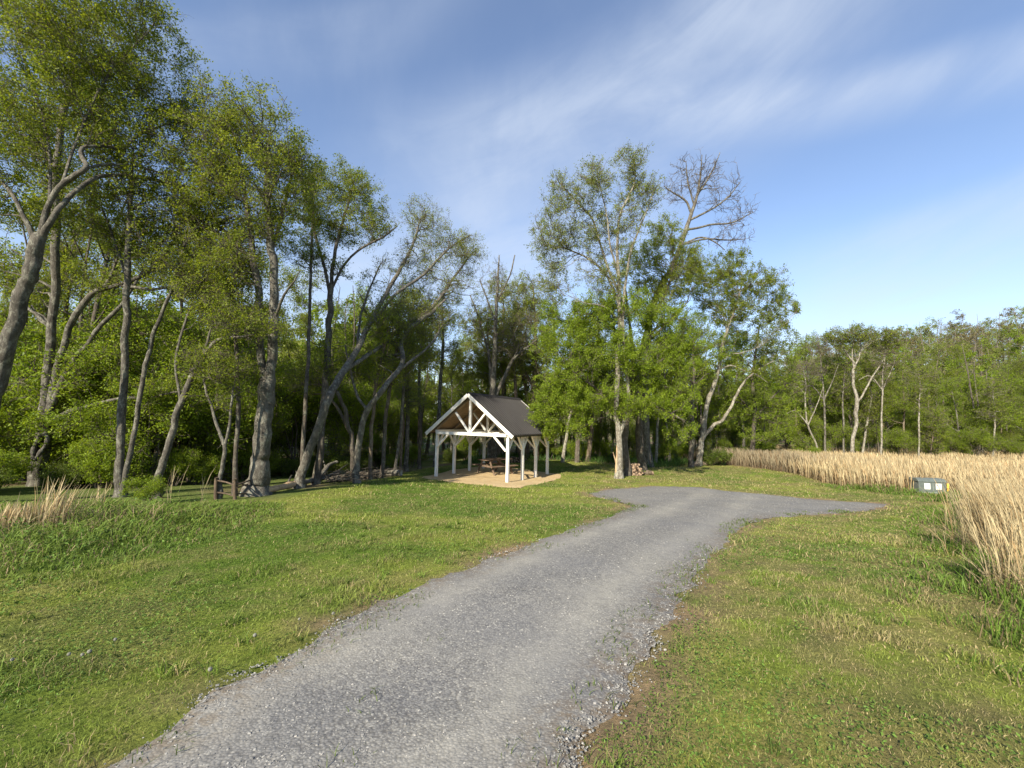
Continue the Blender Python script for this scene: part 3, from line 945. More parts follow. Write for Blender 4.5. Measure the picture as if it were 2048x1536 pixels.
# -- the big leaning tree at the edge of the photograph
hero('spreading_tree', (-62, 1010), [
    [(-62, 1010, 60), (-45, 930, 54), (-20, 820, 50), (5, 730, 48), (35, 630, 46), (58, 555, 45), (72, 500, 44), (78, 470, 38)],
    [(74, 490, 27.2), (84, 450, 20.8), (98, 410, 17.6), (122, 372, 16.8), (150, 352, 17.6), (172, 338, 15.2), (162, 312, 12.8, .3), (166, 297, 11.2, .4), (205, 292, 9.6, .9), (245, 295, 8.8, 1.4), (285, 266, 6.4, 1.9), (330, 250, 4, 2.4)],
    [(172, 338, 9.6, .2), (200, 330, 8.8, .7), (262, 331, 7.2, 1.4), (330, 345, 5.6, 2.1), (380, 338, 3.2, 2.6)],
    [(80, 480, 24), (112, 425, 16.8), (150, 385, 14.4, .4), (190, 357, 12.8, .9), (240, 350, 11.2, 1.5), (300, 358, 9.6, 2.1), (360, 370, 8, 2.6), (425, 378, 5.6, 3.1), (480, 365, 3.2, 3.4)],
    [(70, 490, 20.8), (50, 440, 16), (28, 395, 13.6), (0, 362, 12), (-45, 320, 8.8), (-90, 260, 5.6)],
    [(98, 410, 11.2), (100, 340, 9.6, .5), (92, 260, 8, .8), (70, 180, 6.4, 1), (40, 90, 4.8, 1.2), (30, 0, 3.2, 1.2)],
    [(122, 372, 9.6), (150, 290, 8, .6), (185, 210, 7.2, 1.1), (230, 130, 5.6, 1.6), (300, 60, 4, 2), (320, 0, 2.4, 2.2)]],
    [(60, 60, 110, 90, .8, 2.2), (180, 40, 110, 80, 1.2, 2.0), (300, 70, 80, 70, 2.6, 1.5), (100, 190, 110, 80, .8, 2.2), (250, 180, 110, 70, 2.0, 1.8), (360, 210, 80, 60, 3.0, 1.4),
     (30, 310, 90, 80, .4, 1.8), (250, 290, 90, 50, 1.6, 1.5), (390, 300, 90, 60, 2.8, 1.4), (460, 350, 60, 45, 3.2, 1.2), (-60, 200, 80, 120, .5, 2), (180, -70, 160, 60, 1.0, 2), (20, 420, 60, 50, .4, 1.2), (300, 390, 90, 25, 2.0, .9, .5), (420, 390, 60, 40, 3, 1.2)],
    'big leaning grey tree with a forked trunk and long arching limbs', n=(100, 1500, 7), nl=86000, ls=.066, wf=.82, seed=11, D=10.0, twig_len=(.25, .75), rmin=.0035)

# -- the tree with the hollow
T2, D2 = hero('hollow_tree', (72, 972), [
    [(72, 972, 42), (82, 905, 42), (88, 850, 38), (93, 800, 27), (97, 720, 25), (104, 610, 23), (113, 490, 22), (109, 390, 21), (112, 320, 20), (128, 230, 19), (146, 150, 17), (143, 80, 13), (150, 0, 9), (160, -60, 5)],
    [(98, 850, 24), (104, 790, 22), (114, 730, 19), (142, 655, 18), (172, 602, 17), (195, 580, 15), (240, 570, 12), (290, 547, 12), (330, 512, 10), (352, 478, 9), (420, 455, 7, -.3), (470, 430, 4, -.5)],
    [(195, 580, 11), (216, 563, 9), (234, 520, 7), (247, 488, 5), (262, 450, 3)],
    [(100, 815, 20), (130, 750, 17), (165, 700, 15), (200, 652, 13), (245, 610, 11), (264, 578, 8), (285, 540, 5)],
    [(102, 845, 17), (140, 822, 14), (200, 807, 11), (250, 796, 9), (300, 795, 8), (340, 786, 5), (380, 780, 3)],
    [(240, 570, 9), (300, 578, 8, -.3), (350, 573, 7, -.5), (400, 590, 5, -.6), (450, 600, 3, -.7)]],
    [(130, 60, 90, 90, .3, 2), (170, 170, 90, 70, .5, 1.8), (60, 260, 80, 90, .8, 1.8), (380, 470, 90, 60, -.4, 1.6), (300, 500, 80, 50, 0, 1.4), (250, 470, 50, 45, 0, 1.2), (420, 560, 70, 40, -.6, 1.2), (200, 560, 60, 30, 0, 1.2, .5), (330, 770, 50, 16, 0, .8, .5), (40, 560, 60, 60, .6, 1.4, .5)],
    'grey tree with a dark hollow low in its trunk and several rising limbs', n=(70, 900, 7), nl=38000, ls=.07, wf=.9, seed=12, rmin=.004)


def hollow(parent, D):
    base = np.array(parent.location)
    c = P3(79, 893, D - .33)
    # lumpy lip of bark round a dark recess in the trunk
    t = np.linspace(0, 2 * math.pi, 25)[:-1]
    right, upv = RT, np.array([0, 0, 1.0])
    th = R(-18)
    ax = right * math.cos(th) + upv * math.sin(th); ay = -right * math.sin(th) + upv * math.cos(th)
    a_, b_ = .15, .42
    lip = np.array([c + ax * a_ * math.sin(q) * (1 - .35 * math.cos(q)) * 1.0 + ay * b_ * -math.cos(q) * (1 + .0) for q in t])
    lip += np.array([Fw * .02 * math.sin(3 * q + 1) for q in t])
    P = np.vstack([lip, lip[:2]])
    v, f = tubes(P[None], (.055 * (1 + .3 * np.sin(np.arange(len(P)) * 1.7)))[None], 8)
    h = link('hollow', mk_mesh('hollow', v - base, f, True, mats=[MAT['bark_grey']]), parent)
    rings = []
    for s, dep in ((1.0, -.02), (.85, .04), (.6, .10), (.3, .14), (.02, .15)):
        rings.append(c + (lip - c) * s + Fw * dep)
    V = np.concatenate(rings); n = len(t)
    F = np.array([(k * n + i, k * n + (i + 1) % n, (k + 1) * n + (i + 1) % n, (k + 1) * n + i) for k in range(4) for i in range(n)])
    m, nt, out = mat('hollow_shade'); pbsdf(nt, out, ramp(nt, noise_node(nt, coord(nt, 'Object'), 9), [(.4, (.008, .006, .005)), (.7, (.04, .026, .017))]), .95)  # near-black colour stands in for the shade inside the hollow
    link('cavity', mk_mesh('cavity', V - base, F, True, mats=[m]), h)


hollow(T2, D2)

hero('twin_trunk_tree', (236, 994), [
    [(232, 994, 34), (236, 920, 26), (243, 840, 25), (247, 740, 24), (254, 640, 22), (255, 540, 19), (258, 450, 16), (262, 380, 12), (266, 300, 7)],
    [(246, 985, 18), (258, 920, 17), (272, 840, 16), (288, 750, 15), (304, 680, 13), (325, 625, 12), (348, 565, 9), (365, 500, 6)],
    [(255, 560, 10), (235, 500, 8, .4), (210, 430, 6, .6), (190, 380, 4, .8)]],
    [(250, 380, 80, 70, .3, 1.8), (330, 400, 80, 70, .2, 1.6), (200, 450, 60, 60, .4, 1.5), (340, 520, 60, 60, 0, 1.4), (260, 280, 70, 60, .5, 1.6)],
    'grey tree with two trunks joined at the foot, above the thin straw clump', n=(40, 420, 6), nl=15000, ls=.065, seed=13)

hero('slanting_tree', (312, 997), [
    [(312, 997, 26), (325, 930, 23), (345, 862, 21), (374, 772, 18), (400, 722, 16), (428, 686, 12), (462, 675, 9), (496, 672, 6), (530, 660, 4)],
    [(404, 718, 9), (420, 665, 7), (430, 635, 5), (455, 590, 4)],
    [(360, 800, 8), (352, 720, 8), (372, 640, 7, .3), (400, 570, 6, .4), (408, 560, 4, .4)]],
    [(470, 640, 60, 40, 0, 1.3), (420, 600, 50, 50, .3, 1.2), (390, 560, 50, 40, .4, 1.2), (520, 660, 40, 30, -.1, 1.0, .6)],
    'slanting mottled grey trunk that bows over towards the biggest trunk', n=(25, 240, 6), nl=9000, ls=.06, seed=14)

hero('forked_sapling', (437, 998), [
    [(437, 998, 15), (440, 955, 13), (449, 900, 12), (438, 862, 10), (424, 820, 8), (410, 775, 7), (403, 730, 5)],
    [(449, 895, 9), (458, 855, 8), (462, 812, 7), (470, 760, 4)]],
    [(410, 720, 35, 40, 0, 1), (470, 740, 35, 40, .2, 1), (440, 800, 40, 30, .2, .9, .5)],
    'thin pale forked tree at the end of the rail fence', bark='bark_grey', n=(16, 150, 5), nl=4500, ls=.06, seed=15)

hero('slender_tree', (468, 992), [
    [(468, 992, 16), (472, 900, 14), (476, 800, 13), (472, 700, 12), (468, 620, 10), (470, 540, 7), (478, 470, 4)]],
    [(470, 520, 60, 60, 0, 1.4), (440, 600, 50, 50, .3, 1.2), (490, 620, 40, 40, 0, 1.1)],
    'slender straight trunk rising behind the rail fence post', bark='bark_dark', n=(25, 220, 6), nl=9000, ls=.065, seed=16)

hero('massive_tree', (514, 990), [
    [(512, 990, 62), (520, 930, 50), (527, 860, 47), (533, 790, 46), (534, 755, 42)],
    [(528, 775, 26), (523, 730, 23), (519, 680, 22), (518, 610, 21), (510, 540, 19), (503, 470, 16), (492, 400, 12), (480, 320, 7)],
    [(538, 775, 30), (545, 725, 27), (549, 660, 26), (548, 590, 24), (542, 510, 22), (538, 430, 18), (532, 350, 13), (540, 270, 7)],
    [(549, 640, 9), (563, 602, 8, -.3), (576, 578, 6, -.5), (590, 560, 4, -.8), (600, 540, 2, -1)],
    [(510, 540, 10), (485, 500, 9, .3), (455, 470, 7, .5), (420, 430, 5, .6)],
    [(542, 500, 12), (562, 440, 10, .3), (580, 370, 7, .4), (590, 300, 4, .5)]],
    [(470, 300, 80, 70, .3, 2), (550, 270, 75, 65, 0, 2), (520, 390, 110, 70, 0, 2.2), (430, 420, 80, 60, .3, 1.8), (575, 330, 55, 55, -.1, 1.6), (530, 460, 45, 45, .2, 1.2), (440, 520, 60, 50, .3, 1.5, .7), (480, 560, 45, 40, 0, 1.2, .5), (450, 230, 60, 40, .3, 1.4)],
    'massive grey trunk that splits in two, rising behind the pale end of the fallen log', bark='bark_grey', n=(70, 900, 7), nl=42000, ls=.066, seed=17, leaf='leaf_mid', wf=.77)

hero('pole_tree', (601, 972), [
    [(601, 972, 13), (603, 930, 12), (607, 870, 12), (612, 780, 11), (617, 700, 10, .8), (620, 620, 9, 1.5), (622, 540, 8, 2.2), (625, 440, 6, 3), (630, 380, 4, 3.5)]],
    [(625, 400, 40, 45, 3.2, 1.3), (610, 500, 40, 40, 2.4, 1.2)],
    'pole thin dark trunk crossing the mossy leaning one at its foot', bark='bark_dark', n=(22, 200, 6), nl=8000, ls=.065, seed=18)

hero('tall_tree', (632, 968), [
    [(632, 968, 22), (643, 880, 20), (650, 780, 19, .6), (655, 690, 18, 1.2), (660, 610, 16, 1.9), (662, 570, 15, 2.2)],
    [(660, 590, 10, 2.1), (648, 530, 9, 2.5), (630, 470, 8, 3), (624, 410, 6, 3.4), (628, 350, 4, 3.8)],
    [(662, 590, 11, 2.1), (665, 540, 10, 2.6), (675, 480, 9, 3.1), (690, 430, 7, 3.5), (702, 385, 5, 3.9), (712, 345, 3, 4.2)],
    [(665, 575, 8, 2.2), (688, 530, 7, 2.6), (722, 497, 6, 3), (765, 475, 5, 3.5), (795, 452, 3, 4)]],
    [(690, 370, 50, 40, 4, 1.7), (730, 400, 45, 50, 4, 1.6), (640, 370, 45, 40, 3.8, 1.5), (710, 460, 60, 40, 3.6, 1.6), (640, 450, 50, 40, 3.4, 1.5), (760, 455, 35, 30, 3.8, 1.2, .6), (660, 540, 45, 30, 2.6, 1.2, .5), (665, 700, 40, 40, 1.4, 1.0, .5)],
    'tall straight tree with a rounded green top between the massive trunk and the leaning tree', n=(50, 600, 6), nl=26000, ls=.075, seed=19, bark='bark_dark')

hero('leaning_tree', (598, 976), [
    [(598, 976, 30), (612, 925, 26), (635, 855, 24), (660, 797, 23), (687, 747, 20, 1.2), (714, 701, 16, 2.2), (739, 649, 14, 3.3), (764, 603, 12, 4.3), (795, 545, 10, 5.6), (825, 490, 7, 6.8), (840, 440, 4, 7.8)],
    [(688, 745, 13, 1.2), (728, 715, 12, 2.5), (765, 690, 11, 3.6), (806, 653, 10, 4.8), (866, 613, 9, 6.5), (905, 560, 7, 7.4), (940, 510, 4, 8.4)],
    [(739, 649, 9, 3.3), (790, 590, 8, 4.7), (850, 545, 7, 6.2), (900, 495, 5, 7.1), (940, 470, 3, 7.8)],
    [(714, 701, 8, 2.2), (720, 640, 7, 3.4), (735, 590, 6, 4.7), (760, 530, 4, 5.6)]],
    [(850, 440, 55, 40, 7.75, 1.7), (890, 490, 60, 45, 7.75, 1.7), (935, 510, 45, 45, 8.06, 1.5), (830, 520, 60, 45, 6.82, 1.6), (900, 570, 60, 40, 7.44, 1.5), (770, 560, 45, 45, 5.58, 1.4, .6), (850, 620, 50, 30, 6.51, 1.2, .6), (740, 610, 35, 35, 4.65, 1.1, .5)],
    'mossy grey tree leaning far over towards the pavilion with a thin silvery green crown', n=(70, 760, 7), nl=21000, ls=.065, seed=20, leaf='leaf_pale')

hero('crooked_tree', (712, 966), [
    [(712, 966, 20), (716, 900, 17), (723, 850, 17), (736, 820, 16), (762, 780, 15), (792, 747, 14, .9), (806, 720, 13, 1.5), (802, 690, 12, 2.1), (816, 660, 13, 2.8), (838, 643, 13, 3.4), (862, 625, 11, 4.0), (890, 600, 6, 4.6)],
    [(736, 822, 9), (715, 790, 8, .2), (700, 740, 6, .3), (690, 690, 4, .4)],
    [(790, 748, 8, .9), (830, 715, 7, 2), (860, 690, 5, 3), (885, 650, 3, 3.8)]],
    [(870, 640, 60, 40, 4.4, 1.4), (820, 700, 50, 40, 3.2, 1.2), (720, 720, 50, 50, 1.6, 1.2), (780, 680, 50, 40, 2.8, 1.2)],
    'crooked pale branched tree bent like an elbow, between the leaning tree and the pavilion', n=(36, 340, 6), nl=11000, ls=.06, seed=21)

hero('dark_bowed_tree', (706, 962), [
    [(706, 962, 14), (704, 900, 13), (697, 850, 12), (684, 805, 11), (668, 780, 10), (640, 770, 7), (610, 768, 4)],
    [(700, 865, 9), (675, 815, 8, .3), (650, 790, 6, .5), (625, 788, 4, .6)]],
    [(650, 750, 60, 40, .2, 1.2), (610, 760, 45, 30, .2, 1)],
    'dark bowed trunk arching away from the crooked tree', bark='bark_dark', n=(20, 180, 6), nl=6000, ls=.06, seed=22)

thin = [('thin trunk with flaking brown bark in the row beside the pavilion', 'bark_brown', [(740, 958, 11), (742, 880, 11), (748, 800, 9), (760, 730, 8), (775, 660, 5)], [(770, 650, 45, 50, 0, 1.2)]),
        ('two toned thin trunk of the row, second from the crooked tree', 'bark_dark', [(764, 956, 12), (768, 880, 11), (776, 800, 10), (790, 720, 9), (800, 640, 5)], [(795, 640, 45, 50, 0, 1.2)]),
        ('thin grey trunk of the row leaning a little to the pavilion', 'bark_grey', [(790, 950, 9), (800, 870, 9), (806, 790, 8), (812, 700, 7), (818, 620, 4)], [(815, 610, 45, 50, 0, 1.2)]),
        ('thin reddish brown trunk just before the pale cut log end', 'bark_brown', [(800, 944, 8), (806, 860, 8), (808, 780, 7), (826, 690, 4)], [(830, 680, 40, 45, 0, 1.2)]),
        ('straight grey trunk of the row, behind the pale cut log end', 'bark_grey', [(812, 943, 13), (816, 860, 12), (814, 780, 11), (820, 690, 9), (828, 600, 5)], [(830, 590, 50, 50, 0, 1.3)]),
        ('slim dark trunk half way between the log end and the pavilion', 'bark_dark', [(838, 938, 9), (842, 860, 8), (838, 780, 8), (842, 690, 6), (850, 640, 4)], [(848, 640, 45, 45, 0, 1.2)]),
        ('pale straight trunk touching the roof edge of the pavilion', 'bark_grey', [(870, 934, 12), (876, 860, 11), (880, 780, 10), (886, 690, 8), (884, 620, 5)], [(886, 620, 50, 50, .3, 1.3)])]
for i, (lb, bk, sp_, bl) in enumerate(thin):
    hero('thin_tree', sp_[0][:2], [sp_], bl + [(sp_[-2][0] + 10, sp_[-2][1] + 10, 40, 45, .2, 1.1)], lb, bark=bk, n=(18, 190, 6), nl=6500, ls=.07, seed=40 + i, group='thin trunks in a row beside the pavilion', leaf=('leaf_mid', 'leaf_pale')[i % 2])

hero('bare_topped_tree', (985, 920), [
    [(985, 920, 22), (986, 850, 20), (985, 790, 18), (990, 700, 12), (992, 620, 9), (996, 560, 6), (998, 510, 3)],
    [(985, 800, 14), (1004, 762, 12), (1030, 715, 9), (1060, 690, 6), (1100, 655, 2)],
    [(986, 780, 9), (975, 700, 7, .5), (958, 640, 5, .8), (940, 590, 3, 1)],
    [(992, 650, 5), (975, 600, 4), (960, 560, 3)], [(995, 600, 5), (1020, 550, 4), (1030, 510, 3)]],
    [(990, 570, 45, 60, 0, 1.6), (1050, 660, 60, 50, 0, 1.6), (960, 640, 40, 50, .5, 1.5), (1010, 700, 50, 40, 0, 1.4)],
    'nearly bare dark tree rising right behind the pavilion roof', bark='bark_grey', leaf='leaf_pale', n=(46, 420, 5), nl=3500, ls=.06, seed=23, D=27.0, rmin=.006)

back_tr = [('pale trunk behind the picnic table', 'bark_pale', [(978, 925, 14), (979, 880, 13), (975, 840, 12), (982, 780, 8)]),
           ('stout pale brown trunk in the wood behind the picnic table', 'bark_brown', [(993, 921, 16), (997, 880, 14), (1002, 830, 12), (1006, 770, 8)]),
           ('slanting light trunk in the wood between the picnic table and the pale one', 'bark_pale', [(957, 926, 9), (962, 890, 9), (968, 840, 8), (975, 780, 6)]),
           ('light brown trunk beside the log pile, seen between the posts', 'bark_brown', [(1042, 916, 14), (1038, 870, 13), (1032, 820, 11), (1030, 760, 8)]),
           ('reddish trunk in the wood seen under the eave', 'bark_brown', [(1055, 914, 12), (1056, 860, 11), (1054, 800, 9)]),
           ('thin leaning trunk to the side of the last pavilion post', 'bark_pale', [(1126, 915, 9), (1134, 870, 8), (1142, 820, 7), (1152, 770, 5)]),
           ('light brown trunk standing midway between the pavilion and the firewood', 'bark_brown', [(1176, 920, 13), (1181, 880, 12), (1184, 840, 10), (1186, 780, 8)]),
           ('dark thin trunk next to the birch, towards the pavilion', 'bark_dark', [(1198, 917, 9), (1202, 870, 8), (1204, 820, 7)]),
           ('light trunk in the wood beyond the firewood', 'bark_pale', [(1311, 900, 8), (1315, 860, 7), (1318, 820, 6)]),
           ('short brown trunk in the long grass beyond the firewood', 'bark_brown', [(1341, 925, 10), (1344, 890, 9), (1347, 850, 8), (1350, 800, 6)])]
for i, (lb, bk, sp_) in enumerate(back_tr):
    x0, y0 = sp_[-1][:2]
    sp2 = sp_ + [(x0 + rng.uniform(-15, 15), y0 - 80, 5), (x0 + rng.uniform(-20, 20), y0 - 150, 3)]
    hero('wood_edge_tree', sp_[0][:2], [sp2], [(x0, y0 - 110, 45, 60, 0, 1.8), (x0 + 15, y0 - 40, 45, 40, .4, 1.5)], lb, bark=bk, n=(18, 180, 6), nl=7000, ls=.09, seed=60 + i, D=28.5 + (i * 7 % 5) * .7, leaf='leaf_mid')

# -- the trees round the firewood
b0, D0 = at(1238, 957)
hero('birch_tree', (1238, 957), [
    [(1237, 957, 22), (1238, 930, 18), (1239, 900, 17), (1238, 875, 17), (1237, 855, 16), (1231, 820, 14), (1233, 780, 14), (1237, 720, 13), (1240, 660, 13), (1239, 600, 12), (1239, 577, 11), (1236, 545, 9), (1234, 480, 7), (1240, 430, 6), (1256, 395, 5), (1270, 360, 4), (1268, 320, 3)],
    [(1240, 868, 11), (1250, 838, 10), (1257, 800, 9), (1254, 740, 9), (1247, 680, 9), (1246, 620, 9), (1252, 560, 7), (1262, 500, 6), (1290, 430, 4), (1305, 390, 3)],
    [(1239, 590, 8), (1222, 550, 7), (1205, 505, 6), (1195, 470, 5), (1184, 438, 5), (1150, 400, 4), (1118, 365, 3)],
    [(1239, 610, 7), (1215, 555, 6, .5), (1180, 520, 5, .8), (1140, 500, 4, 1), (1095, 490, 3, 1.2)],
    [(1236, 545, 6), (1220, 490, 5, -.5), (1215, 440, 4, -.7), (1205, 390, 3, -.8), (1195, 350, 2, -1)],
    [(1238, 640, 5), (1205, 612, 3.5, -.5), (1170, 606, 2.5, -.8), (1135, 590, 1.5, -1)]],
    [(1130, 400, 50, 60, 0, 1.6), (1190, 370, 45, 50, -.5, 1.5), (1262, 335, 42, 40, 0, 1.4), (1290, 385, 40, 40, 0, 1.4), (1095, 480, 45, 60, .8, 1.5), (1165, 470, 60, 60, .2, 1.7), (1245, 450, 50, 60, 0, 1.6), (1110, 560, 45, 45, .8, 1.4), (1200, 560, 55, 40, 0, 1.4)],
    'birch like tree with a pale speckled trunk and a tall airy crown, nearest the gravel', bark='bark_pale', leaf='leaf_pale', n=(95, 900, 6), nl=38000, ls=.07, seed=24, rmin=.006)
bt = [o for o in bpy.data.objects if o.name == 'birch_tree'][0]
# torn strip of bare wood down the side of the birch and a snapped stub
v1, f1 = tubes(catmull(np.array([b0 + np.array([-.13, -.07, -.1]), P3(1233.5, 930, D0 - .05), P3(1234.5, 900, D0 - .05), P3(1235, 885, D0)]), 12)[None], (np.linspace(.10, .04, 12) * (1 + .1 * rng.normal(0, 1, 12)))[None], 9)
v2, f2 = tubes(catmull(np.array([P3(1234, 933, D0), P3(1230, 918, D0 - .08), P3(1226, 904, D0 - .15)]), 8)[None], np.linspace(.045, .015, 8)[None], 7)
V, F = join([(v1, f1), (v2, f2)])
m, nt, out = mat('bare_wood')
nn = noise_node(nt, coord(nt, 'Object', (1, 1, .12)), 22, 5, .7)
pbsdf(nt, out, ramp(nt, nn, [(.3, (.20, .125, .065)), (.5, (.42, .30, .18)), (.7, (.52, .40, .26))]), .85, bump(nt, nn, .6, .02), .2)
MAT['bare_wood'] = m
bw = link('bare_wood', mk_mesh('bare_wood', V - np.array(bt.location), F, True, mats=[m]), bt)
bw['label'] = 'strip of torn bare wood down the trunk'

hero('leafy_tree', (1252, 951), [
    [(1248, 951, 22), (1250, 900, 20), (1252, 850, 18), (1262, 790, 14), (1268, 730, 12), (1262, 670, 9), (1255, 610, 6), (1250, 570, 3)],
    [(1252, 860, 10), (1215, 800, 8, -.5), (1170, 760, 7, -1.0), (1130, 740, 5, -1.5), (1095, 790, 3, -1.4)],
    [(1262, 790, 9), (1300, 740, 8, -.4), (1340, 710, 6, -.8), (1380, 700, 4, -1)],
    [(1262, 690, 7), (1220, 650, 6, -.5), (1180, 630, 4, -.8)], [(1265, 720, 7), (1310, 660, 6, -.3), (1345, 640, 4, -.5)],
    [(1255, 830, 8), (1290, 810, 7, -1), (1330, 820, 5, -1.6), (1365, 840, 3, -2)]],
    [(1165, 640, 75, 50, -.5, 2), (1250, 620, 80, 45, -.8, 2), (1330, 650, 65, 50, -.6, 1.8), (1120, 700, 60, 50, -1.2, 1.7), (1200, 710, 85, 55, -1.4, 2), (1290, 720, 90, 55, -1.2, 2), (1370, 700, 45, 50, -.8, 1.5), (1120, 775, 46, 48, -1.6, 1.2, 1.6), (1092, 822, 34, 44, -1.2, 1.0, 2.6), (1105, 865, 20, 16, -1.2, .6, 2), (1180, 800, 60, 40, -1.6, 1.3), (1160, 850, 30, 28, -2, .8, .6), (1270, 800, 65, 40, -1.6, 1.5), (1340, 800, 60, 42, -1.4, 1.4), (1365, 860, 34, 30, -1.4, .9, .6), (1090, 650, 30, 50, -.4, 1.2, .7)],
    'full bright green tree whose low foliage hangs over the corner of the pavilion roof', bark='bark_dark', leaf='leaf_bright', n=(110, 1300, 7), nl=150000, ls=.075, seed=25, twig_len=(.25, .7))

hero('dark_trunk_tree', (1283, 940), [
    [(1281, 940, 26), (1281, 900, 23), (1277, 850, 20), (1272, 790, 17), (1280, 720, 14), (1300, 640, 11), (1330, 590, 8), (1345, 540, 5)],
    [(1274, 800, 8), (1240, 700, 7, .8), (1215, 620, 5, 1)], [(1290, 690, 8), (1330, 650, 7), (1370, 610, 4)]],
    [(1330, 470, 45, 40, .3, 1.6), (1350, 550, 50, 50, .3, 1.6), (1280, 530, 50, 45, .5, 1.6), (1380, 520, 40, 40, .3, 1.4), (1310, 600, 60, 50, .2, 1.7)],
    'dark double trunk directly behind the firewood pile', bark='bark_dark', leaf='leaf_mid', n=(60, 700, 6), nl=34000, ls=.085, seed=26)

DEAD = hero('dead_tree', (1300, 934), [
    [(1296, 934, 24), (1292, 860, 22), (1290, 780, 20), (1294, 690, 19), (1303, 620, 18), (1322, 575, 17), (1343, 535, 16), (1362, 490, 14), (1376, 450, 12), (1384, 425, 10), (1396, 385, 7), (1402, 340, 4), (1404, 310, 2)],
    [(1384, 430, 7), (1370, 400, 6), (1345, 385, 4), (1328, 372, 2.5)], [(1396, 390, 6), (1420, 350, 5), (1432, 325, 3), (1440, 305, 2)],
    [(1380, 440, 7), (1420, 420, 5.5), (1455, 395, 4), (1480, 365, 2.5)], [(1372, 460, 7), (1420, 450, 6), (1465, 445, 4.5), (1505, 425, 2.5)],
    [(1362, 490, 6), (1410, 478, 5), (1450, 480, 4), (1490, 478, 2)], [(1362, 490, 5), (1400, 475, 5), (1425, 482, 4), (1450, 500, 2)], [(1388, 410, 5), (1375, 360, 4), (1372, 325, 2)]],
    [(1385, 345, 50, 40, 0, 1.6), (1430, 370, 50, 55, 0, 1.6), (1470, 420, 40, 45, 0, 1.5), (1455, 470, 55, 25, 0, 1.2), (1350, 380, 28, 30, 0, 1.0)],
    'leaning tree with a bare leafless top that stands out against the sky', bark='bark_grey', n=(75, 420, 3), nl=0, seed=27, rmin=.0085, wig=.07, wf=.72)

hero('pale_forked_tree', (1398, 932), [
    [(1398, 932, 17), (1402, 895, 15), (1407, 865, 16), (1412, 820, 13), (1426, 775, 12), (1438, 735, 10), (1445, 690, 9), (1456, 655, 8), (1470, 618, 6), (1480, 585, 4)],
    [(1408, 872, 11), (1428, 852, 10), (1448, 835, 9), (1466, 805, 8), (1484, 770, 7), (1500, 753, 5), (1522, 735, 3.5), (1548, 722, 1.5)],
    [(1438, 735, 4.5), (1422, 727, 4, -.3), (1405, 731, 3.6, -.5), (1388, 724, 2.6, -.6), (1365, 727, 1.2, -.6)],
    [(1442, 738, 4.5), (1462, 731, 4, -.4), (1485, 740, 3.4, -.5), (1508, 746, 2.6, -.6), (1535, 765, 1.2, -.8)],
    [(1446, 720, 4), (1465, 708, 3.4), (1482, 706, 3, -.2), (1515, 696, 1.4, -.3)]],
    [(1480, 560, 60, 45, 0, 1.8), (1535, 570, 45, 40, .2, 1.6), (1440, 540, 45, 35, .3, 1.5), (1510, 640, 55, 50, .2, 1.7), (1560, 620, 32, 40, .3, 1.4), (1550, 680, 40, 45, .3, 1.5), (1460, 620, 50, 45, .3, 1.5), (1470, 510, 30, 25, .3, 1.2), (1425, 605, 50, 50, .6, 1.6), (1405, 560, 45, 40, .8, 1.5), (1395, 722, 32, 14, -.5, .7, .6), (1510, 735, 42, 26, -.5, .9, .7)],
    'pale trunk forked low down, with dead grey branches, by the meadow corner', bark='bark_pale', leaf='leaf_mid', n=(70, 800, 6), nl=46000, ls=.09, seed=28, rmin=.006)

hero('ivy_clad_tree', (1382, 934), [
    [(1381, 934, 14), (1384, 880, 13), (1385, 820, 12), (1388, 760, 10), (1385, 700, 6)]],
    [(1385, 740, 45, 50, .4, 1.5), (1420, 700, 50, 50, .6, 1.5), (1380, 660, 45, 45, .8, 1.4)],
    'dark rough trunk beside the pale forked one', bark='bark_dark', leaf='leaf_bright', n=(24, 240, 6), nl=12000, ls=.085, seed=29)

hero('bushy_tree', (1505, 930), [
    [(1505, 930, 14), (1506, 880, 13), (1510, 820, 11), (1505, 760, 9), (1512, 700, 6), (1520, 650, 3)],
    [(1508, 840, 7), (1540, 800, 6), (1570, 770, 4)], [(1508, 830, 7), (1475, 790, 6), (1450, 760, 4)]],
    [(1475, 700, 50, 55, 0, 1.9), (1545, 720, 48, 60, 0, 1.9), (1505, 790, 75, 55, -.4, 2), (1575, 800, 42, 55, .2, 1.8), (1440, 810, 38, 45, -.3, 1.5), (1530, 860, 60, 35, -.3, 1.6)],
    'dense green tree standing behind the low fork of the pale trunk', bark='bark_dark', leaf='leaf_bright', n=(60, 650, 6), nl=36000, ls=.085, seed=31, D=29.5)
hero('sparse_tree', (1072, 916), [
    [(1072, 916, 14), (1070, 860, 13), (1066, 790, 12), (1072, 720, 9), (1070, 640, 6), (1066, 570, 3)],
    [(1068, 780, 7), (1040, 720, 5), (1025, 660, 3)], [(1070, 760, 7), (1100, 700, 5), (1112, 640, 3)]],
    [(1055, 590, 45, 50, 0, 1.8), (1095, 640, 45, 55, 0, 1.8), (1030, 660, 45, 55, 0, 1.8), (1060, 720, 60, 45, 0, 1.8), (960, 720, 45, 45, .6, 1.6)],
    'sparse brownish tree filling the gap behind the pavilion roof ridge', bark='bark_brown', leaf='leaf_pale', n=(70, 700, 6), nl=30000, ls=.08, seed=32, D=29.5, rmin=.007)
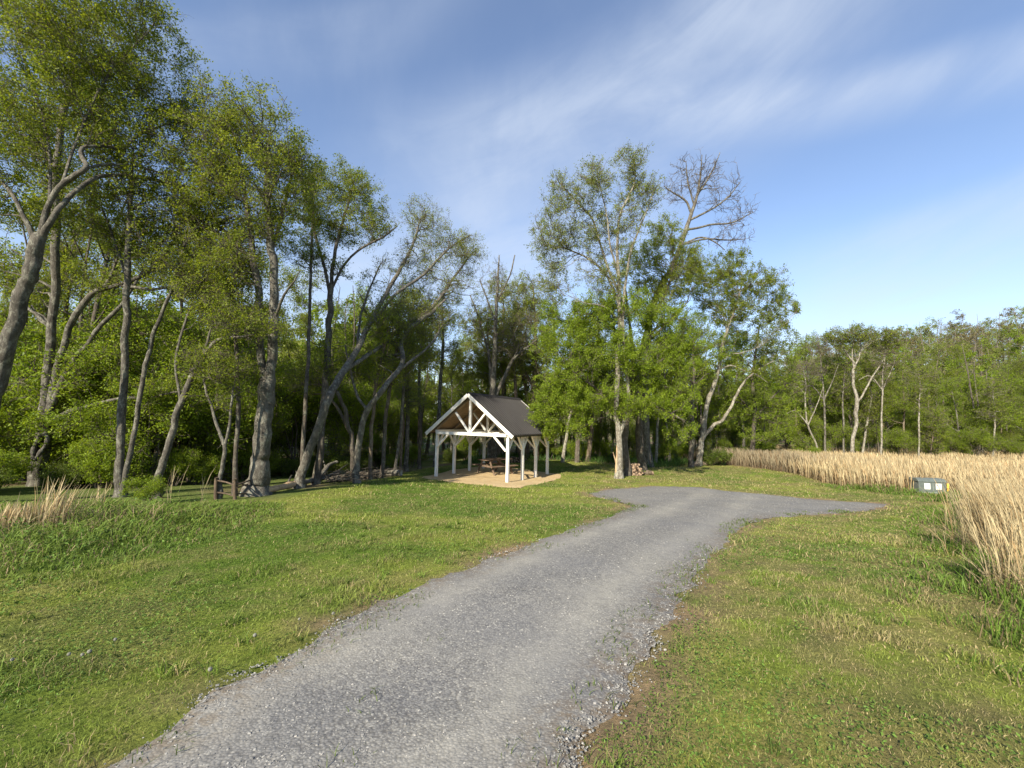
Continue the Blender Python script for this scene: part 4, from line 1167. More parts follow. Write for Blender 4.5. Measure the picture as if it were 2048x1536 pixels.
hero('pale_green_tree', (1004, 919), [
    [(1004, 919, 13), (1003, 860, 12), (1010, 780, 10), (1004, 700, 8), (1008, 630, 5), (1003, 570, 2)],
    [(1007, 760, 6), (975, 710, 5), (950, 660, 3)], [(1006, 740, 6), (1040, 690, 5), (1062, 630, 3)]],
    [(1003, 590, 45, 50, 0, 1.8), (955, 655, 50, 50, 0, 1.8), (1050, 615, 45, 50, 0, 1.8), (1010, 700, 70, 50, 0, 2), (930, 730, 45, 40, .3, 1.6)],
    'pale green tree closing the view straight behind the pavilion ridge', bark='bark_grey', leaf='leaf_pale', n=(60, 650, 6), nl=26000, ls=.09, seed=33, D=31.5, rmin=.007)

# -- the pale trees before the far wood, beyond the meadow
DR = 37.0
hero('sycamore_tree', (1706, 915), [
    [(1706, 915, 12), (1705, 878, 11), (1713, 849, 11), (1710, 827, 12), (1715, 808, 12), (1707, 774, 9), (1706, 744, 8), (1709, 731, 8), (1699, 715, 5), (1688, 697, 4), (1677, 678, 2.5)],
    [(1714, 806, 7), (1727, 787, 6), (1741, 760, 5), (1751, 744, 5), (1762, 728, 4), (1768, 715, 3), (1778, 690, 2)],
    [(1709, 732, 5), (1718, 716, 4.5), (1722, 699, 4), (1721, 684, 2.5)], [(1707, 735, 4), (1704, 705, 3), (1709, 680, 2)]],
    [(1690, 668, 50, 18, 0, 2), (1740, 672, 45, 16, 0, 2), (1780, 680, 25, 20, 0, 1.6), (1665, 685, 25, 20, 0, 1.5)],
    'white barked sycamore with a twisting forked trunk beyond the meadow', bark='bark_pale', leaf='leaf_mid', n=(40, 320, 6), nl=9000, ls=.11, seed=30, D=DR, rmin=.009)
pale = [('small bare grey tree bending aside next to the sycamore, away from the box', [(1638, 912, 6), (1632, 888, 6), (1616, 850, 5), (1610, 800, 4.5), (1612, 765, 3), (1606, 740, 2)], 'bark_pale'),
        ('bare upright grey tree between the bending one and the sycamore', [(1650, 912, 6), (1650, 850, 6), (1648, 800, 5), (1644, 750, 3.5), (1640, 700, 2)], 'bark_grey'),
        ('slim pale trunk just beside the sycamore', [(1687, 912, 6), (1687, 850, 5.5), (1686, 790, 4.5), (1690, 740, 3)], 'bark_grey'),
        ('short pale trunk leaning away from the sycamore foot', [(1724, 912, 7), (1730, 870, 6.5), (1736, 835, 5.5), (1742, 800, 3)], 'bark_pale'),
        ('tall pale trunk with bare arms behind the sycamore fork', [(1762, 912, 6), (1763, 840, 5.5), (1765, 780, 5), (1765, 745, 4), (1770, 715, 2.5)], 'bark_pale'),
        ('ivy footed pale trunk above the utility box', [(1838, 914, 6), (1838, 870, 5.5), (1838, 815, 4.5), (1840, 760, 3)], 'bark_pale'),
        ('thin yellowish trunk slanting above the utility box', [(1858, 914, 4.5), (1865, 880, 4), (1872, 845, 3)], 'bark_brown'),
        ('pale trunk at the dark mouth of the far wood beyond the box', [(1985, 920, 6), (1988, 870, 5.5), (1990, 830, 4.5), (1986, 790, 3)], 'bark_pale')]
for i, (lb, sp_, bk) in enumerate(pale):
    x0, y0 = sp_[-1][:2]
    lims = [sp_] + ([[sp_[2], (sp_[2][0] - 25, sp_[2][1] - 28, 2.5), (sp_[2][0] - 48, sp_[2][1] - 20, 1.5)], [sp_[2], (sp_[2][0] + 18, sp_[2][1] - 40, 2.5), (sp_[2][0] + 30, sp_[2][1] - 75, 1.5)]] if i in (0, 1, 4) else [])
    hero('pale_trunk_tree', sp_[0][:2], lims, [(x0, y0 - 5, 28, 30, 0, 1.4), (x0 - 8, y0 + 35, 24, 26, 0, 1.2)], lb, bark=bk, n=(20, 150, 5), nl=(500 if i in (0, 1, 4) else 2600), ls=.11, seed=80 + i, D=DR + (i * 5 % 4) * .5, rmin=.008, group='pale trunks before the far wood')


# ------------------------------------------------------------------ trees of the wood, built once per kind and copied
def local_tree(h, spread, seed, ntrunk=1, low=.35, n=(34, 320, 6), nl=15000, ls=.10, lean=.08, rad=.13, leafless=False):
    r = np.random.default_rng(seed)
    limbs, blobs = [], []
    for t in range(ntrunk):
        a = r.uniform(0, 6.28); top = np.array([math.cos(a), math.sin(a), 0]) * h * lean * (1 + t)
        z = np.linspace(0, 1, 6)
        pts = np.c_[np.outer(z ** 1.3, top[:2]) + r.normal(0, .12, (6, 2)) * z[:, None], z * h * .95]
        pts[0, 2] = -.2
        rr = rad * (1 - .85 * z) * (1 if t == 0 else .7); rr[0] *= 1.5
        limbs.append((pts, rr, 26))
        for k in range(4):
            u = r.uniform(low + .05, .8); i = np.array([np.interp(u, z, pts[:, c]) for c in range(3)])
            b = r.uniform(0, 6.28); L = spread * r.uniform(.6, 1.0) * (1.15 - u * .6)
            e = i + np.array([math.cos(b) * L, math.sin(b) * L, L * r.uniform(.5, 1.1)])
            mid = (i + e) / 2 + np.array([0, 0, -.1 * L])
            limbs.append((np.array([i, mid, e]), np.array([.5, .35, .15]) * rad * (1 - .8 * u), 10))
            blobs.append((e, np.array([L * .55, L * .55, L * .45]), 1.0))
    for k in range(6):
        u = r.uniform(low, 1.0); b = r.uniform(0, 6.28); L = spread * (1.1 - .75 * abs(u - .55)) * r.uniform(.2, .7)
        blobs.append((np.array([math.cos(b) * L, math.sin(b) * L, u * h]), np.array([1, 1, .75]) * spread * r.uniform(.3, .5), 1.0))
    return grow(limbs, blobs, *n, 0 if leafless else nl, ls, seed, rmin=.008, sides=(9, 5, 3, 3), twig_len=(.3, .8), clump=.12)


def bush_mesh(h, spread, seed, nl=9000, ls=.07):
    r = np.random.default_rng(seed)
    limbs, blobs = [], []
    for k in range(6):
        b = r.uniform(0, 6.28); L = spread * r.uniform(.3, .8); e = np.array([math.cos(b) * L, math.sin(b) * L, h * r.uniform(.55, .95)])
        limbs.append((np.array([[r.normal(0, .08), r.normal(0, .08), -.1], e * .5 + r.normal(0, .08, 3), e]), np.array([.03, .022, .01]), 8))
        blobs.append((e * np.array([1, 1, .8]), np.array([spread * .45, spread * .45, h * .32]), 1.0))
    return grow(limbs, blobs, 22, 200, 5, nl, ls, seed, rmin=.004, sides=(5, 4, 3, 3), twig_len=(.15, .45), clump=.07)


class Kind:
    """One kind of tree: its trunk and crown meshes, shared by every copy."""
    def __init__(self, name, data, bark, leaf):
        (tv, tf, mi), lv = data
        self.name = name
        self.t = mk_mesh('trunk', tv, tf, True, mats=[MAT[bark], MAT['twig']], midx=mi)
        self.c = mk_mesh('crown', lv[0], lv[1], False, attrs={'tint': lv[2]}, mats=[MAT[leaf]]) if lv is not None else None

    def put(self, loc, rz, s, label, cat, group, parts=('trunk', 'crown')):
        e = empty(self.name, loc, label, cat, group); e.rotation_euler = (0, 0, rz); e.scale = (s, s, s)
        link(parts[0], self.t, e)
        if self.c: link(parts[1], self.c, e)
        return e


kinds = [Kind('woodland_tree', local_tree(12.5, 2.9, 301, 1, .24), 'bark_grey', 'leaf_bright'),
         Kind('woodland_tree', local_tree(13, 3.2, 302, 2, .35), 'bark_dark', 'leaf_mid'),
         Kind('woodland_tree', local_tree(11, 2.6, 303, 1, .25), 'bark_brown', 'leaf_bright'),
         Kind('woodland_tree', local_tree(12, 3.0, 304, 2, .16, nl=21000), 'bark_dark', 'leaf_bright'),
         Kind('woodland_tree', local_tree(13, 2.8, 305, 1, .40, nl=8000), 'bark_grey', 'leaf_pale'),
         Kind('woodland_tree', local_tree(9, 2.6, 306, 1, .18, nl=17000), 'bark_brown', 'leaf_mid')]
under = [Kind('undergrowth_tree', local_tree(5.6, 2.0, 311, 2, .12, n=(30, 300, 6), nl=19000, ls=.085, rad=.05), 'bark_dark', 'leaf_bright'),
         Kind('undergrowth_tree', local_tree(4.8, 1.9, 312, 3, .10, n=(30, 300, 6), nl=19000, ls=.085, rad=.045), 'bark_dark', 'leaf_bright')]
bushes = [Kind('bush', bush_mesh(1.5, 1.1, 321), 'bark_dark', 'leaf_bright'), Kind('bush', bush_mesh(1.2, 1.2, 322), 'bark_dark', 'leaf_dark'), Kind('bush', bush_mesh(1.9, 1.0, 323), 'bark_brown', 'leaf_bright')]

rz_ = random.Random(5)


def scatter(kset, spots, label, group, cat, s0, s1, parts=('trunk', 'crown')):
    for i, (px, D) in enumerate(spots):
        p = P3(px, 900, D); p[2] = float(g(p[0], p[1])) - .05
        kset[rz_.randrange(len(kset))].put(p, rz_.uniform(0, 6.28), rz_.uniform(s0, s1), label, cat, group, parts)


# behind the trunks of the near wood
sp_ = []
for D in (17, 20, 23.5, 27, 31):
    px = -160
    while px < 700:
        if D > 24 or px < 400: sp_.append((px + rz_.uniform(-30, 30), D + rz_.uniform(-1.2, 1.2)))
        px += rz_.uniform(90, 135) * 20 / D * 1.1
scatter(kinds[:4] + [kinds[5]], sp_, 'leafy tree standing deep in the near wood behind the grey trunks', 'trees deep in the near wood', 'tree', .75, 1.12)
sp_ = []
for D in (30, 34, 38):
    px = 690
    while px < 1500:
        sp_.append((px + rz_.uniform(-25, 25), D + rz_.uniform(-1.5, 1.5))); px += rz_.uniform(55, 95)
scatter(kinds, sp_, 'leafy tree of the wood that closes the lawn behind the pavilion', 'trees of the wood behind the pavilion', 'tree', .68, .98)
sp_ = []
for D in (40, 43.5, 47):
    px = 1480
    while px < 2140:
        sp_.append((px + rz_.uniform(-20, 20), D + rz_.uniform(-1.5, 1.5))); px += rz_.uniform(40, 62)
scatter(kinds[:4] + [kinds[5], kinds[2]], sp_, 'leafy tree in the green wall of trees beyond the meadow', 'trees of the wood beyond the meadow', 'tree', .56, 1.02)
# understorey
sp_ = []
for D in (14.6, 16.2, 18, 20.5, 23, 26):
    px = -140
    while px < 775:
        if (px < 320 and (D > 15.5 or not 20 < px < 150)) or (D > 16 and px < 540) or D > 19.5: sp_.append((px + rz_.uniform(-25, 25), D + rz_.uniform(-.6, .6)))
        px += rz_.uniform(80, 130)
scatter(under, sp_, 'small green understorey tree in the shade of the near wood', 'understorey trees of the near wood', 'small tree', .75, 1.25)
sp_ = []
for D in (31.5, 36):
    px = 820
    while px < 1500:
        sp_.append((px + rz_.uniform(-25, 25), D + rz_.uniform(-.6, .6))); px += rz_.uniform(60, 110)
scatter(under, sp_, 'small green understorey tree in the wood behind the pavilion', 'understorey trees behind the pavilion', 'small tree', .6, .95)
sp_ = []
px = 1470
while px < 2120:
    sp_.append((px, 38.8 + rz_.uniform(-.5, 1.2))); px += rz_.uniform(40, 75)
scatter(under, sp_, 'low green tree at the foot of the wood beyond the meadow', 'low trees at the foot of the far wood', 'small tree', .55, .95)
# bushes at the wood edge
bs = [(-10, 12.3), (30, 15.6), (140, 13.4), (172, 14.2), (206, 13.6), (275, 13.8), (352, 14.4), (395, 15.0), (450, 16.6), (485, 17.2), (530, 17.8), (600, 18.6), (668, 19.6), (722, 20.8), (790, 23.2), (825, 25.5), (565, 19.5), (640, 21.2), (690, 22.0), (755, 24.8), (-40, 11.5), (-90, 11.5), (100, 14.6)]
scatter(bushes, bs, 'leafy green bush at the shady edge of the near wood', 'bushes at the edge of the near wood', 'bush', .55, .95, ('stems', 'foliage'))
bs = [(905, 28.5), (930, 30), (1100, 31.5), (1160, 31), (1215, 31.5), (1300, 30.5), (1330, 29.8), (1365, 30.5), (1445, 31), (1470, 30.5), (1500, 32), (1540, 33), (1575, 34), (1610, 35)]
scatter(bushes, bs, 'leafy green bush at the foot of the wood by the lawn end', 'bushes at the end of the lawn', 'bush', .6, 1.15, ('stems', 'foliage'))
k = bushes[0]
p, _ = at(292, 1010); k.put(p, 1.0, .42, 'small light green bush in the long grass before the slanting trunk', 'bush', None, ('stems', 'foliage'))
p, _ = at(1425, 931); bushes[1].put(p, 2.0, .85, 'dark narrow bush at the corner of meadow and lawn', 'bush', None, ('stems', 'foliage'))


# ------------------------------------------------------------------ the far woods, one mass
def far_woods():
    r = np.random.default_rng(77)
    tb, lb_, tint, lm = [], [], [], []
    protos = [local_tree(12, 3.4, 331 + i, 1, .25, n=(22, 130, 4), nl=4200, ls=.24, rad=.16) for i in range(4)]
    spots = []
    for D in (36, 42, 49, 57):
        px = -250
        while px < 800:
            spots.append((px, D, 1.22, 0)); px += r.uniform(42, 66)
    for D in (43, 50, 58):
        px = 760
        while px < 1520:
            spots.append((px, D, .9, 0)); px += r.uniform(32, 50)
    for D in (54, 62, 72, 84):
        px = 1420
        while px < 2200:
            spots.append((px, D, 1.0, 0)); px += r.uniform(28, 46)
    for D in (92, 102, 112, 123, 136, 150, 168):
        px = 1560
        while px < 2250:
            spots.append((px, D, 1.15, 1)); px += r.uniform(16, 26)
    for px, D, s, kind in spots:
        (tv, tf, _mi), lv = protos[r.integers(4)]
        p = P3(px + r.uniform(-12, 12), 880, D + r.uniform(-2, 2)); p[2] = float(g(p[0], p[1])) - .1
        a = r.uniform(0, 6.28); ca, sa = math.cos(a), math.sin(a); sc_ = s * r.uniform(.75, 1.05)
        Rm = np.array([[ca, -sa, 0], [sa, ca, 0], [0, 0, 1]]) * sc_
        tb.append((tv @ Rm.T + p, tf))
        keep = np.ones(len(lv[1]), bool)
        if kind == 1: keep = r.random(len(lv[1])) < r.choice([.12, .35, .6])
        kv = np.repeat(keep, 4)
        nv = lv[0][kv]
        lb_.append((nv @ Rm.T + p, np.arange(len(nv)).reshape(-1, 4))); tint.append(np.clip(lv[2][kv] + r.normal(0, .12), 0, 1))
        lm.append(np.full(len(nv) // 4, 1 + (2 if (kind == 1 and r.random() < .5) else (0 if r.random() < .7 else 1))))
    tv, tf = join(tb); lv, lf = join(lb_)
    V = np.concatenate([tv, lv]); F = np.concatenate([tf, lf + len(tv)])
    ti = np.concatenate([np.zeros(len(tv)), np.concatenate(tint)])
    mi = np.concatenate([np.zeros(len(tf), int), np.concatenate(lm)])
    o = link('woods', mk_mesh('woods', V, F, False, attrs={'tint': ti}, mats=[MAT['bark_far'], MAT['leaf_bright'], MAT['leaf_pale'], MAT['leaf_brown']], midx=mi))
    tag(o, 'far woods and wooded hill closing the view behind the nearer trees', 'woods', kind='stuff')


far_woods()

# ------------------------------------------------------------------ plain materials
def wood_mat(name, a, b, sc_=1.0, rough=.75, bumpd=.006):
    m, nt, out = mat(name)
    n1 = noise_node(nt, coord(nt, 'Object', (3 * sc_, 3 * sc_, .6 * sc_)), 7, 6, .65, .3)
    n2 = noise_node(nt, coord(nt, 'Object'), 1.7, 4, .6)
    c = ramp(nt, math_(nt, 'MULTIPLY_ADD', n1, .6, math_(nt, 'MULTIPLY', n2, .4)), [(.38, a), (.62, b)])
    pbsdf(nt, out, c, rough, bump(nt, n1, .4, bumpd), .25)
    return m


MAT['white_paint'] = wood_mat('white_paint', (.66, .63, .56), (.82, .80, .73), .8, .55)
MAT['deck'] = wood_mat('deck', (.17, .125, .085), (.34, .25, .17))
MAT['table_wood'] = wood_mat('table_wood', (.085, .060, .042), (.21, .15, .105), 1.6)
MAT['rail_wood'] = wood_mat('rail_wood', (.06, .043, .03), (.15, .11, .075), 1.6, .9)


def roof_mat():
    m, nt, out = mat('roof_metal')
    n = noise_node(nt, coord(nt, 'Object'), 1.4, 5, .6)
    pbsdf(nt, out, ramp(nt, n, [(.35, (.017, .0156, .0148)), (.65, (.025, .0232, .022))]), .5, spec=.15)
    return m


MAT['roof_metal'] = roof_mat()

# ------------------------------------------------------------------ pavilion
PFR = at(1014.6, 965)[0]
a28 = R(29)
E2 = np.array([math.sin(a28), math.cos(a28), 0]); E1 = np.array([math.cos(a28), -math.sin(a28), 0])
HW, LEN = 2.0, 4.3
PC = PFR + E2 * (LEN / 2) - E1 * HW
PC[2] = PAVZ
pav = empty('picnic_pavilion', PC, 'open white timber pavilion with a dark ribbed metal roof', 'pavilion')


def W(u, v, z):
    """Pavilion axes (across, along from front to back, up) relative to its foot."""
    return E1 * u + E2 * v + np.array([0, 0, z])


def part(name, vf, m, parent, smooth=False, bev=0.0):
    v, f = vf
    o = link(name, mk_mesh(name, v, f, smooth, mats=[m]), parent)
    if bev: bevel(o, bev)
    return o


WP = MAT['white_paint']
vs = [-LEN / 2 + i * LEN / 3 for i in range(4)]
PH = 2.05
for v in vs:
    for sgn in (-1, 1):
        part('post', box_beam(W(sgn * HW, v, -.35), W(sgn * HW, v, PH), .125, .125, E2), WP, pav, bev=.008)
        for d in (-1, 1):   # braces up to the eave beam
            if (v == vs[0] and d < 0) or (v == vs[3] and d > 0): continue
            part('brace', box_beam(W(sgn * HW, v + d * .05, PH - .62), W(sgn * HW, v + d * .52, PH + .02), .085, .09, E1), WP, pav, bev=.005)
for sgn in (-1, 1):
    part('eave_beam', box_beam(W(sgn * HW, -LEN / 2 - .10, PH + .085), W(sgn * HW, LEN / 2 + .30, PH + .085), .12, .15), WP, pav, bev=.006)
RZ, EZ, EU = 3.98, 2.10, 2.42
slope = (RZ - EZ) / EU


def roof_z(u):
    return RZ - slope * abs(u)


TB = PH + .02
for i, v in enumerate(vs):
    y = v - (.02 if i == 0 else 0)
    off = -.085 if i == 0 else 0
    part('tie_beam', box_beam(W(-HW + (.12 if i else .02), y + off, TB), W(HW - (.12 if i else .02), y + off, TB), .10, .14), WP, pav, bev=.006)
    part('king_post', box_beam(W(0, y + off, TB + .07), W(0, y + off, RZ - .22), .10, .115, E1), WP, pav, bev=.006)
    for sgn in (-1, 1):
        part('strut', box_beam(W(sgn * .07, y + off, TB + .10), W(sgn * .86, y + off, roof_z(.86) - .24), .08, .10, E2), WP, pav, bev=.005)
        part('brace', box_beam(W(sgn * (HW - .06), y + off * .6, PH - .68), W(sgn * (HW - .70), y + off * .6, TB - .07), .08, .10, E2), WP, pav, bev=.005)
        part('rafter', box_beam(W(sgn * (EU - .30), y + off * 0, roof_z(EU - .30) - .16), W(sgn * .05, y, roof_z(.05) - .16), .08, .13, E2), MAT['deck'], pav)
F0, F1 = -LEN / 2 - .38, LEN / 2 + .40
roof = None
for sgn in (-1, 1):
    # corrugated sheet with raised ribs
    n = int((F1 - F0) / .0575)
    ys = np.linspace(F0, F1, n * 1 + 1)
    hts = np.where((np.arange(n + 1) % 4) == 0, .042, .0)
    yy, hh = [], []
    for q, h_ in zip(ys, hts):
        if h_: yy += [q - .022, q - .010, q + .010, q + .022]; hh += [0, h_, h_, 0]
        else: yy += [q]; hh += [.002]
    yy = np.clip(np.array(yy), F0, F1); hh = np.array(hh)
    us = np.linspace(0.0, EU, 6)
    nrm_ = nrm(E1 * slope * sgn + np.array([0, 0, 1.0]))
    V, cnt = [], len(yy)
    for top in (1, 0):
        for u in us:
            for q, h_ in zip(yy, hh):
                V.append(W(sgn * u, q, roof_z(u)) + nrm_ * (h_ if top else h_ - .006))
    V = np.array(V)
    F = []
    nu = len(us)
    for L in (0, 1):
        for i in range(nu - 1):
            for j in range(cnt - 1):
                a = L * nu * cnt + i * cnt + j
                q = (a, a + 1, a + cnt + 1, a + cnt)
                F.append(q if (sgn > 0) == (L == 0) else q[::-1])
    o = nu * cnt
    for j in range(cnt - 1): F.append(((nu - 1) * cnt + j, (nu - 1) * cnt + j + 1, o + (nu - 1) * cnt + j + 1, o + (nu - 1) * cnt + j))
    part('roof', (V, np.array(F)), MAT['roof_metal'], pav)
    # boards under the sheet, fascia along the rake at both gables, dark eave trim
    bd = []
    nb = 17
    for k in range(nb):
        u0, u1 = k * EU / nb + .01, (k + 1) * EU / nb - .006
        c = (u0 + u1) / 2
        bd.append(box_beam(W(sgn * c, F0 + .05, roof_z(c) - .035), W(sgn * c, F1 - .05, roof_z(c) - .035), (u1 - u0) * math.hypot(1, slope), .03, nrm_))
    part('roof_deck', join(bd), MAT['deck'], pav)
    for F_, nm in ((F0 + .01, 'rake_board'), (F1 - .01, 'rake_board')):
        part(nm, box_beam(W(sgn * (EU + .01), F_, roof_z(EU + .01) - .09), W(sgn * .0, F_, RZ - .09), .045, .165, nrm_), WP, pav, bev=.004)
    part('eave_trim', box_beam(W(sgn * (EU - .01), F0 + .05, EZ - .055), W(sgn * (EU - .01), F1 - .05, EZ - .055), .03, .07, nrm_), MAT['roof_metal'], pav)
cap = []
for sgn in (-1, 1):
    nn_ = nrm(E1 * slope * sgn + np.array([0, 0, 1.0]))
    cap.append(box_beam(W(sgn * .085, F0 - .01, roof_z(.085) + .038), W(sgn * .085, F1 + .01, roof_z(.085) + .038), .20, .008, nn_))
part('ridge_cap', join(cap), MAT['roof_metal'], pav)

# ------------------------------------------------------------------ picnic table under the pavilion
TC = at(990, 947)[0]; TC[2] = float(g(TC[0], TC[1])) + .012
tb_ = empty('picnic_table', TC, 'weathered brown picnic table with joined benches standing under the pavilion', 'picnic table')
aT = R(48)
T2_ = np.array([math.sin(aT), math.cos(aT), 0]); T1_ = np.array([math.cos(aT), -math.sin(aT), 0])


def TW(u, v, z):
    return T1_ * u + T2_ * v + np.array([0, 0, z])


tm = MAT['table_wood']
part('tabletop', join([box_beam(TW(-.30 + k * .15, -.9, .74), TW(-.30 + k * .15, .9, .74), .138, .038) for k in range(5)]), tm, tb_)
for sgn in (-1, 1):
    part('bench', join([box_beam(TW(sgn * (.62 + k * .145), -.9, .44), TW(sgn * (.62 + k * .145), .9, .44), .135, .038) for k in range(2)]), tm, tb_)
    for v in (-.62, .62):
        part('leg', box_beam(TW(sgn * .72, v, -.02), TW(sgn * .28, v, .72), .09, .04, T2_), tm, tb_)
for v in (-.62, .62):
    part('crossbar', box_beam(TW(-.78, v + .042, .40), TW(.78, v + .042, .40), .04, .09), tm, tb_)
    part('crossbar', box_beam(TW(-.34, v + .042, .70), TW(.34, v + .042, .70), .04, .07), tm, tb_)
    part('brace', box_beam(TW(0, v, .42), TW(0, v * .2, .70), .04, .07), tm, tb_)

# ------------------------------------------------------------------ utility box by the meadow
BX, DB = at(1855, 985)
box = empty('utility_box', BX, 'low grey green utility cabinet with two white notices before the meadow', 'utility box')
ab = R(-8)
B1 = np.array([math.cos(ab), math.sin(ab), 0]); B2 = np.array([-math.sin(ab), math.cos(ab), 0])


def BW(u, v, z):
    return B1 * u + B2 * v + np.array([0, 0, z])


def paint(name, c, rough=.5, var=.18):
    m, nt, out = mat(name)
    n = noise_node(nt, coord(nt, 'Object'), 6, 6, .7)
    k = np.array(c)
    pbsdf(nt, out, ramp(nt, n, [(.35, tuple(k * (1 - var))), (.65, tuple(k * (1 + var)))]), rough, spec=.3)
    return m


grn = paint('cabinet_paint', (.105, .125, .115), .45); dk = paint('cabinet_base', (.19, .21, .19), .6)
w2 = .50
prof = [(-.24, .06), (.30, .06), (.30, .50), (.19, .58), (-.14, .58), (-.27, .44)]   # (depth, height), front first


def prism(pr, u0, u1):
    n = len(pr)
    V = np.array([BW(u, a, b) for u in (u0, u1) for a, b in pr])
    return V, n


def prism_part(name, pr, u0, u1, m, parent, bv=.012):
    V, n = prism(pr, u0, u1)
    me = bpy.data.meshes.new(name)
    faces = [tuple(range(n))[::-1], tuple(range(n, 2 * n))] + [(i, (i + 1) % n, n + (i + 1) % n, n + i) for i in range(n)]
    me.from_pydata([tuple(v) for v in V], [], faces)
    import bmesh
    bm = bmesh.new(); bm.from_mesh(me); bmesh.ops.recalc_face_normals(bm, faces=bm.faces); bm.to_mesh(me); bm.free()
    me.materials.append(m)
    return bevel(link(name, me, parent), bv)


body = prism_part('body', [(-.27, .06), (.30, .06), (.30, .46), (-.27, .46)], -w2, w2, grn, box)
prism_part('lid', [(-.295, .463), (.325, .463), (.30, .53), (.18, .60), (-.16, .60), (-.275, .53)], -w2 - .025, w2 + .025, grn, box, .015)
prism_part('base', [(-.31, -.08), (.34, -.08), (.34, .06), (-.31, .06)], -w2 - .03, w2 + .03, dk, box, .01)
prism_part('door_seam', [(-.276, .10), (-.268, .10), (-.268, .45), (-.276, .45)], .015, .035, dk, box, .001)
whp = paint('notice_paper', (.62, .62, .585), .6, .04); ink = paint('notice_ink', (.06, .06, .055), .6); yel = paint('orange_sticker', (.75, .33, .03), .5, .1); yl2 = paint('yellow_sticker', (.80, .55, .06), .5, .1)


def plate(name, u0, u1, z0, z1, m, parent, d=-.272, th=.004):
    return part(name, (np.array([BW(u, v, z) for v in (d - th, d) for u, z in ((u0, z0), (u1, z0), (u1, z1), (u0, z1))]),
                       np.array([(0, 1, 2, 3), (7, 6, 5, 4), (0, 4, 5, 1), (1, 5, 6, 2), (2, 6, 7, 3), (3, 7, 4, 0)])), m, parent)


n1_ = plate('notice', -.30, -.08, .17, .41, whp, body); n2_ = plate('notice', .12, .33, .17, .41, whp, body)
# dim marks on the second notice: a dark block at its upper corner and faint lines
plate('print', .15, .21, .335, .372, ink, n2_, -.277, .001)
for k, (u0, u1, z) in enumerate(((.16, .30, .30), (.20, .29, .27), (.16, .27, .235), (.21, .24, .19))):
    plate('print', u0, u1, z, z + .008, ink, n2_, -.277, .001)
for k in range(5): plate('print', -.28, -.28 + (.17, .13, .16, .10, .15)[k], .37 - k * .042, .374 - k * .042, dk, n1_, -.277, .001)
sk = plate('sticker', .53, .60, .12, .43, yl2, body)
for k in range(4): plate('stripe', .54, .59, .15 + k * .07, .18 + k * .07, yel, sk, -.277, .001)
part('sticker', (np.array([BW(w2 + q, v, z) for q in (.002, .006) for v, z in ((-.25, .12), (-.20, .12), (-.20, .43), (-.25, .43))]), np.array([(0, 1, 2, 3), (7, 6, 5, 4), (0, 4, 5, 1), (1, 5, 6, 2), (2, 6, 7, 3), (3, 7, 4, 0)])), yel, body)

# ------------------------------------------------------------------ rail fence
fb, Df = at(470, 999)
fence = empty('rail_fence', fb, 'short rustic rail fence of split posts and crooked rails at the wood edge', 'fence')


def FP(px, py, dd=0):
    return P3(px, py, Df + dd) - fb


def stick(pts, r0, r1, K=12, sides=8, jit=.08):
    p = catmull(np.array(pts), K); r_ = np.linspace(r0, r1, K) * (1 + jit * rng.normal(0, 1, K))
    v, f = tubes(p[None], r_[None], sides)
    n = len(v); v = np.vstack([v, p[0], p[-1]])
    cap_ = [(i, (i + 1) % sides, n, n) for i in range(sides)] + [(n - sides + (i + 1) % sides, n - sides + i, n + 1, n + 1) for i in range(sides)]
    return v, np.vstack([f, cap_])


for px, top, dd in ((432, 955, 0), (470, 958, 0), (495, 966, .9)):
    part('post', stick([FP(px, 1004, dd), FP(px - .5, (1004 + top) / 2, dd), FP(px + .5, top, dd)], .048, .04, 8), MAT['rail_wood'], fence, True)
for a, b in ((((434, 961, 0), (470, 971, -.02))), ((434, 985, 0), (470, 993, 0)), ((466, 963, .1), (500, 975, .95)), ((472, 971, .05), (512, 956, 1.1)), ((497, 973, .85), (530, 953, 1.6)), ((470, 987, 0), (500, 990, .9)), ((474, 975, .1), (497, 968, .85))):
    p, q = FP(*a), FP(*b); mid = (p + q) / 2 + rng.normal(0, .02, 3)
    part('rail', stick([p, mid, q], .024, .018, 10, 6), MAT['rail_wood'], fence, True)

# ------------------------------------------------------------------ fallen log, brush and cut log
LB, DL = at(512, 993)
log = empty('fallen_log', LB, 'fallen tree limb on the grass, stripped and orange at its broken end', 'fallen log')


def LP(px, py, D, up=0):
    p = P3(px, py, D); return p + np.array([0, 0, up]) - LB


def LG(px, py, up):
    p, _ = at(px, py); p[2] += up; return p - LB


part('stripped_end', stick([LG(511, 991, .11), LG(545, 986, .12), LG(575, 980, .14), LG(604, 973, .15)], .115, .095, 20, 10, .10), MAT['bare_wood'], log, True)
part('bark_length', stick([LG(602, 974, .15), LG(625, 969, .17), LG(642, 965, .32), LG(656, 962, .62), LG(672, 960, .72)], .10, .06, 18, 9), MAT['bark_grey'], log, True)
br_ = []
for px, py, ex, ey, up in ((598, 976, 590, 970, .5), (640, 966, 690, 958, .25), (655, 962, 690, 955, .3), (630, 968, 668, 966, .12), (650, 963, 640, 955, .9), (660, 962, 700, 950, .6), (645, 966, 700, 966, .1), (575, 980, 582, 970, .35)):
    p, q = LG(px, py, .2), LG(ex, ey, up)
    br_.append(stick([p, (p + q) / 2 + rng.normal(0, .06, 3), q], .045, .012, 9, 6))
part('branch', join(br_), MAT['bark_grey'], log, True)

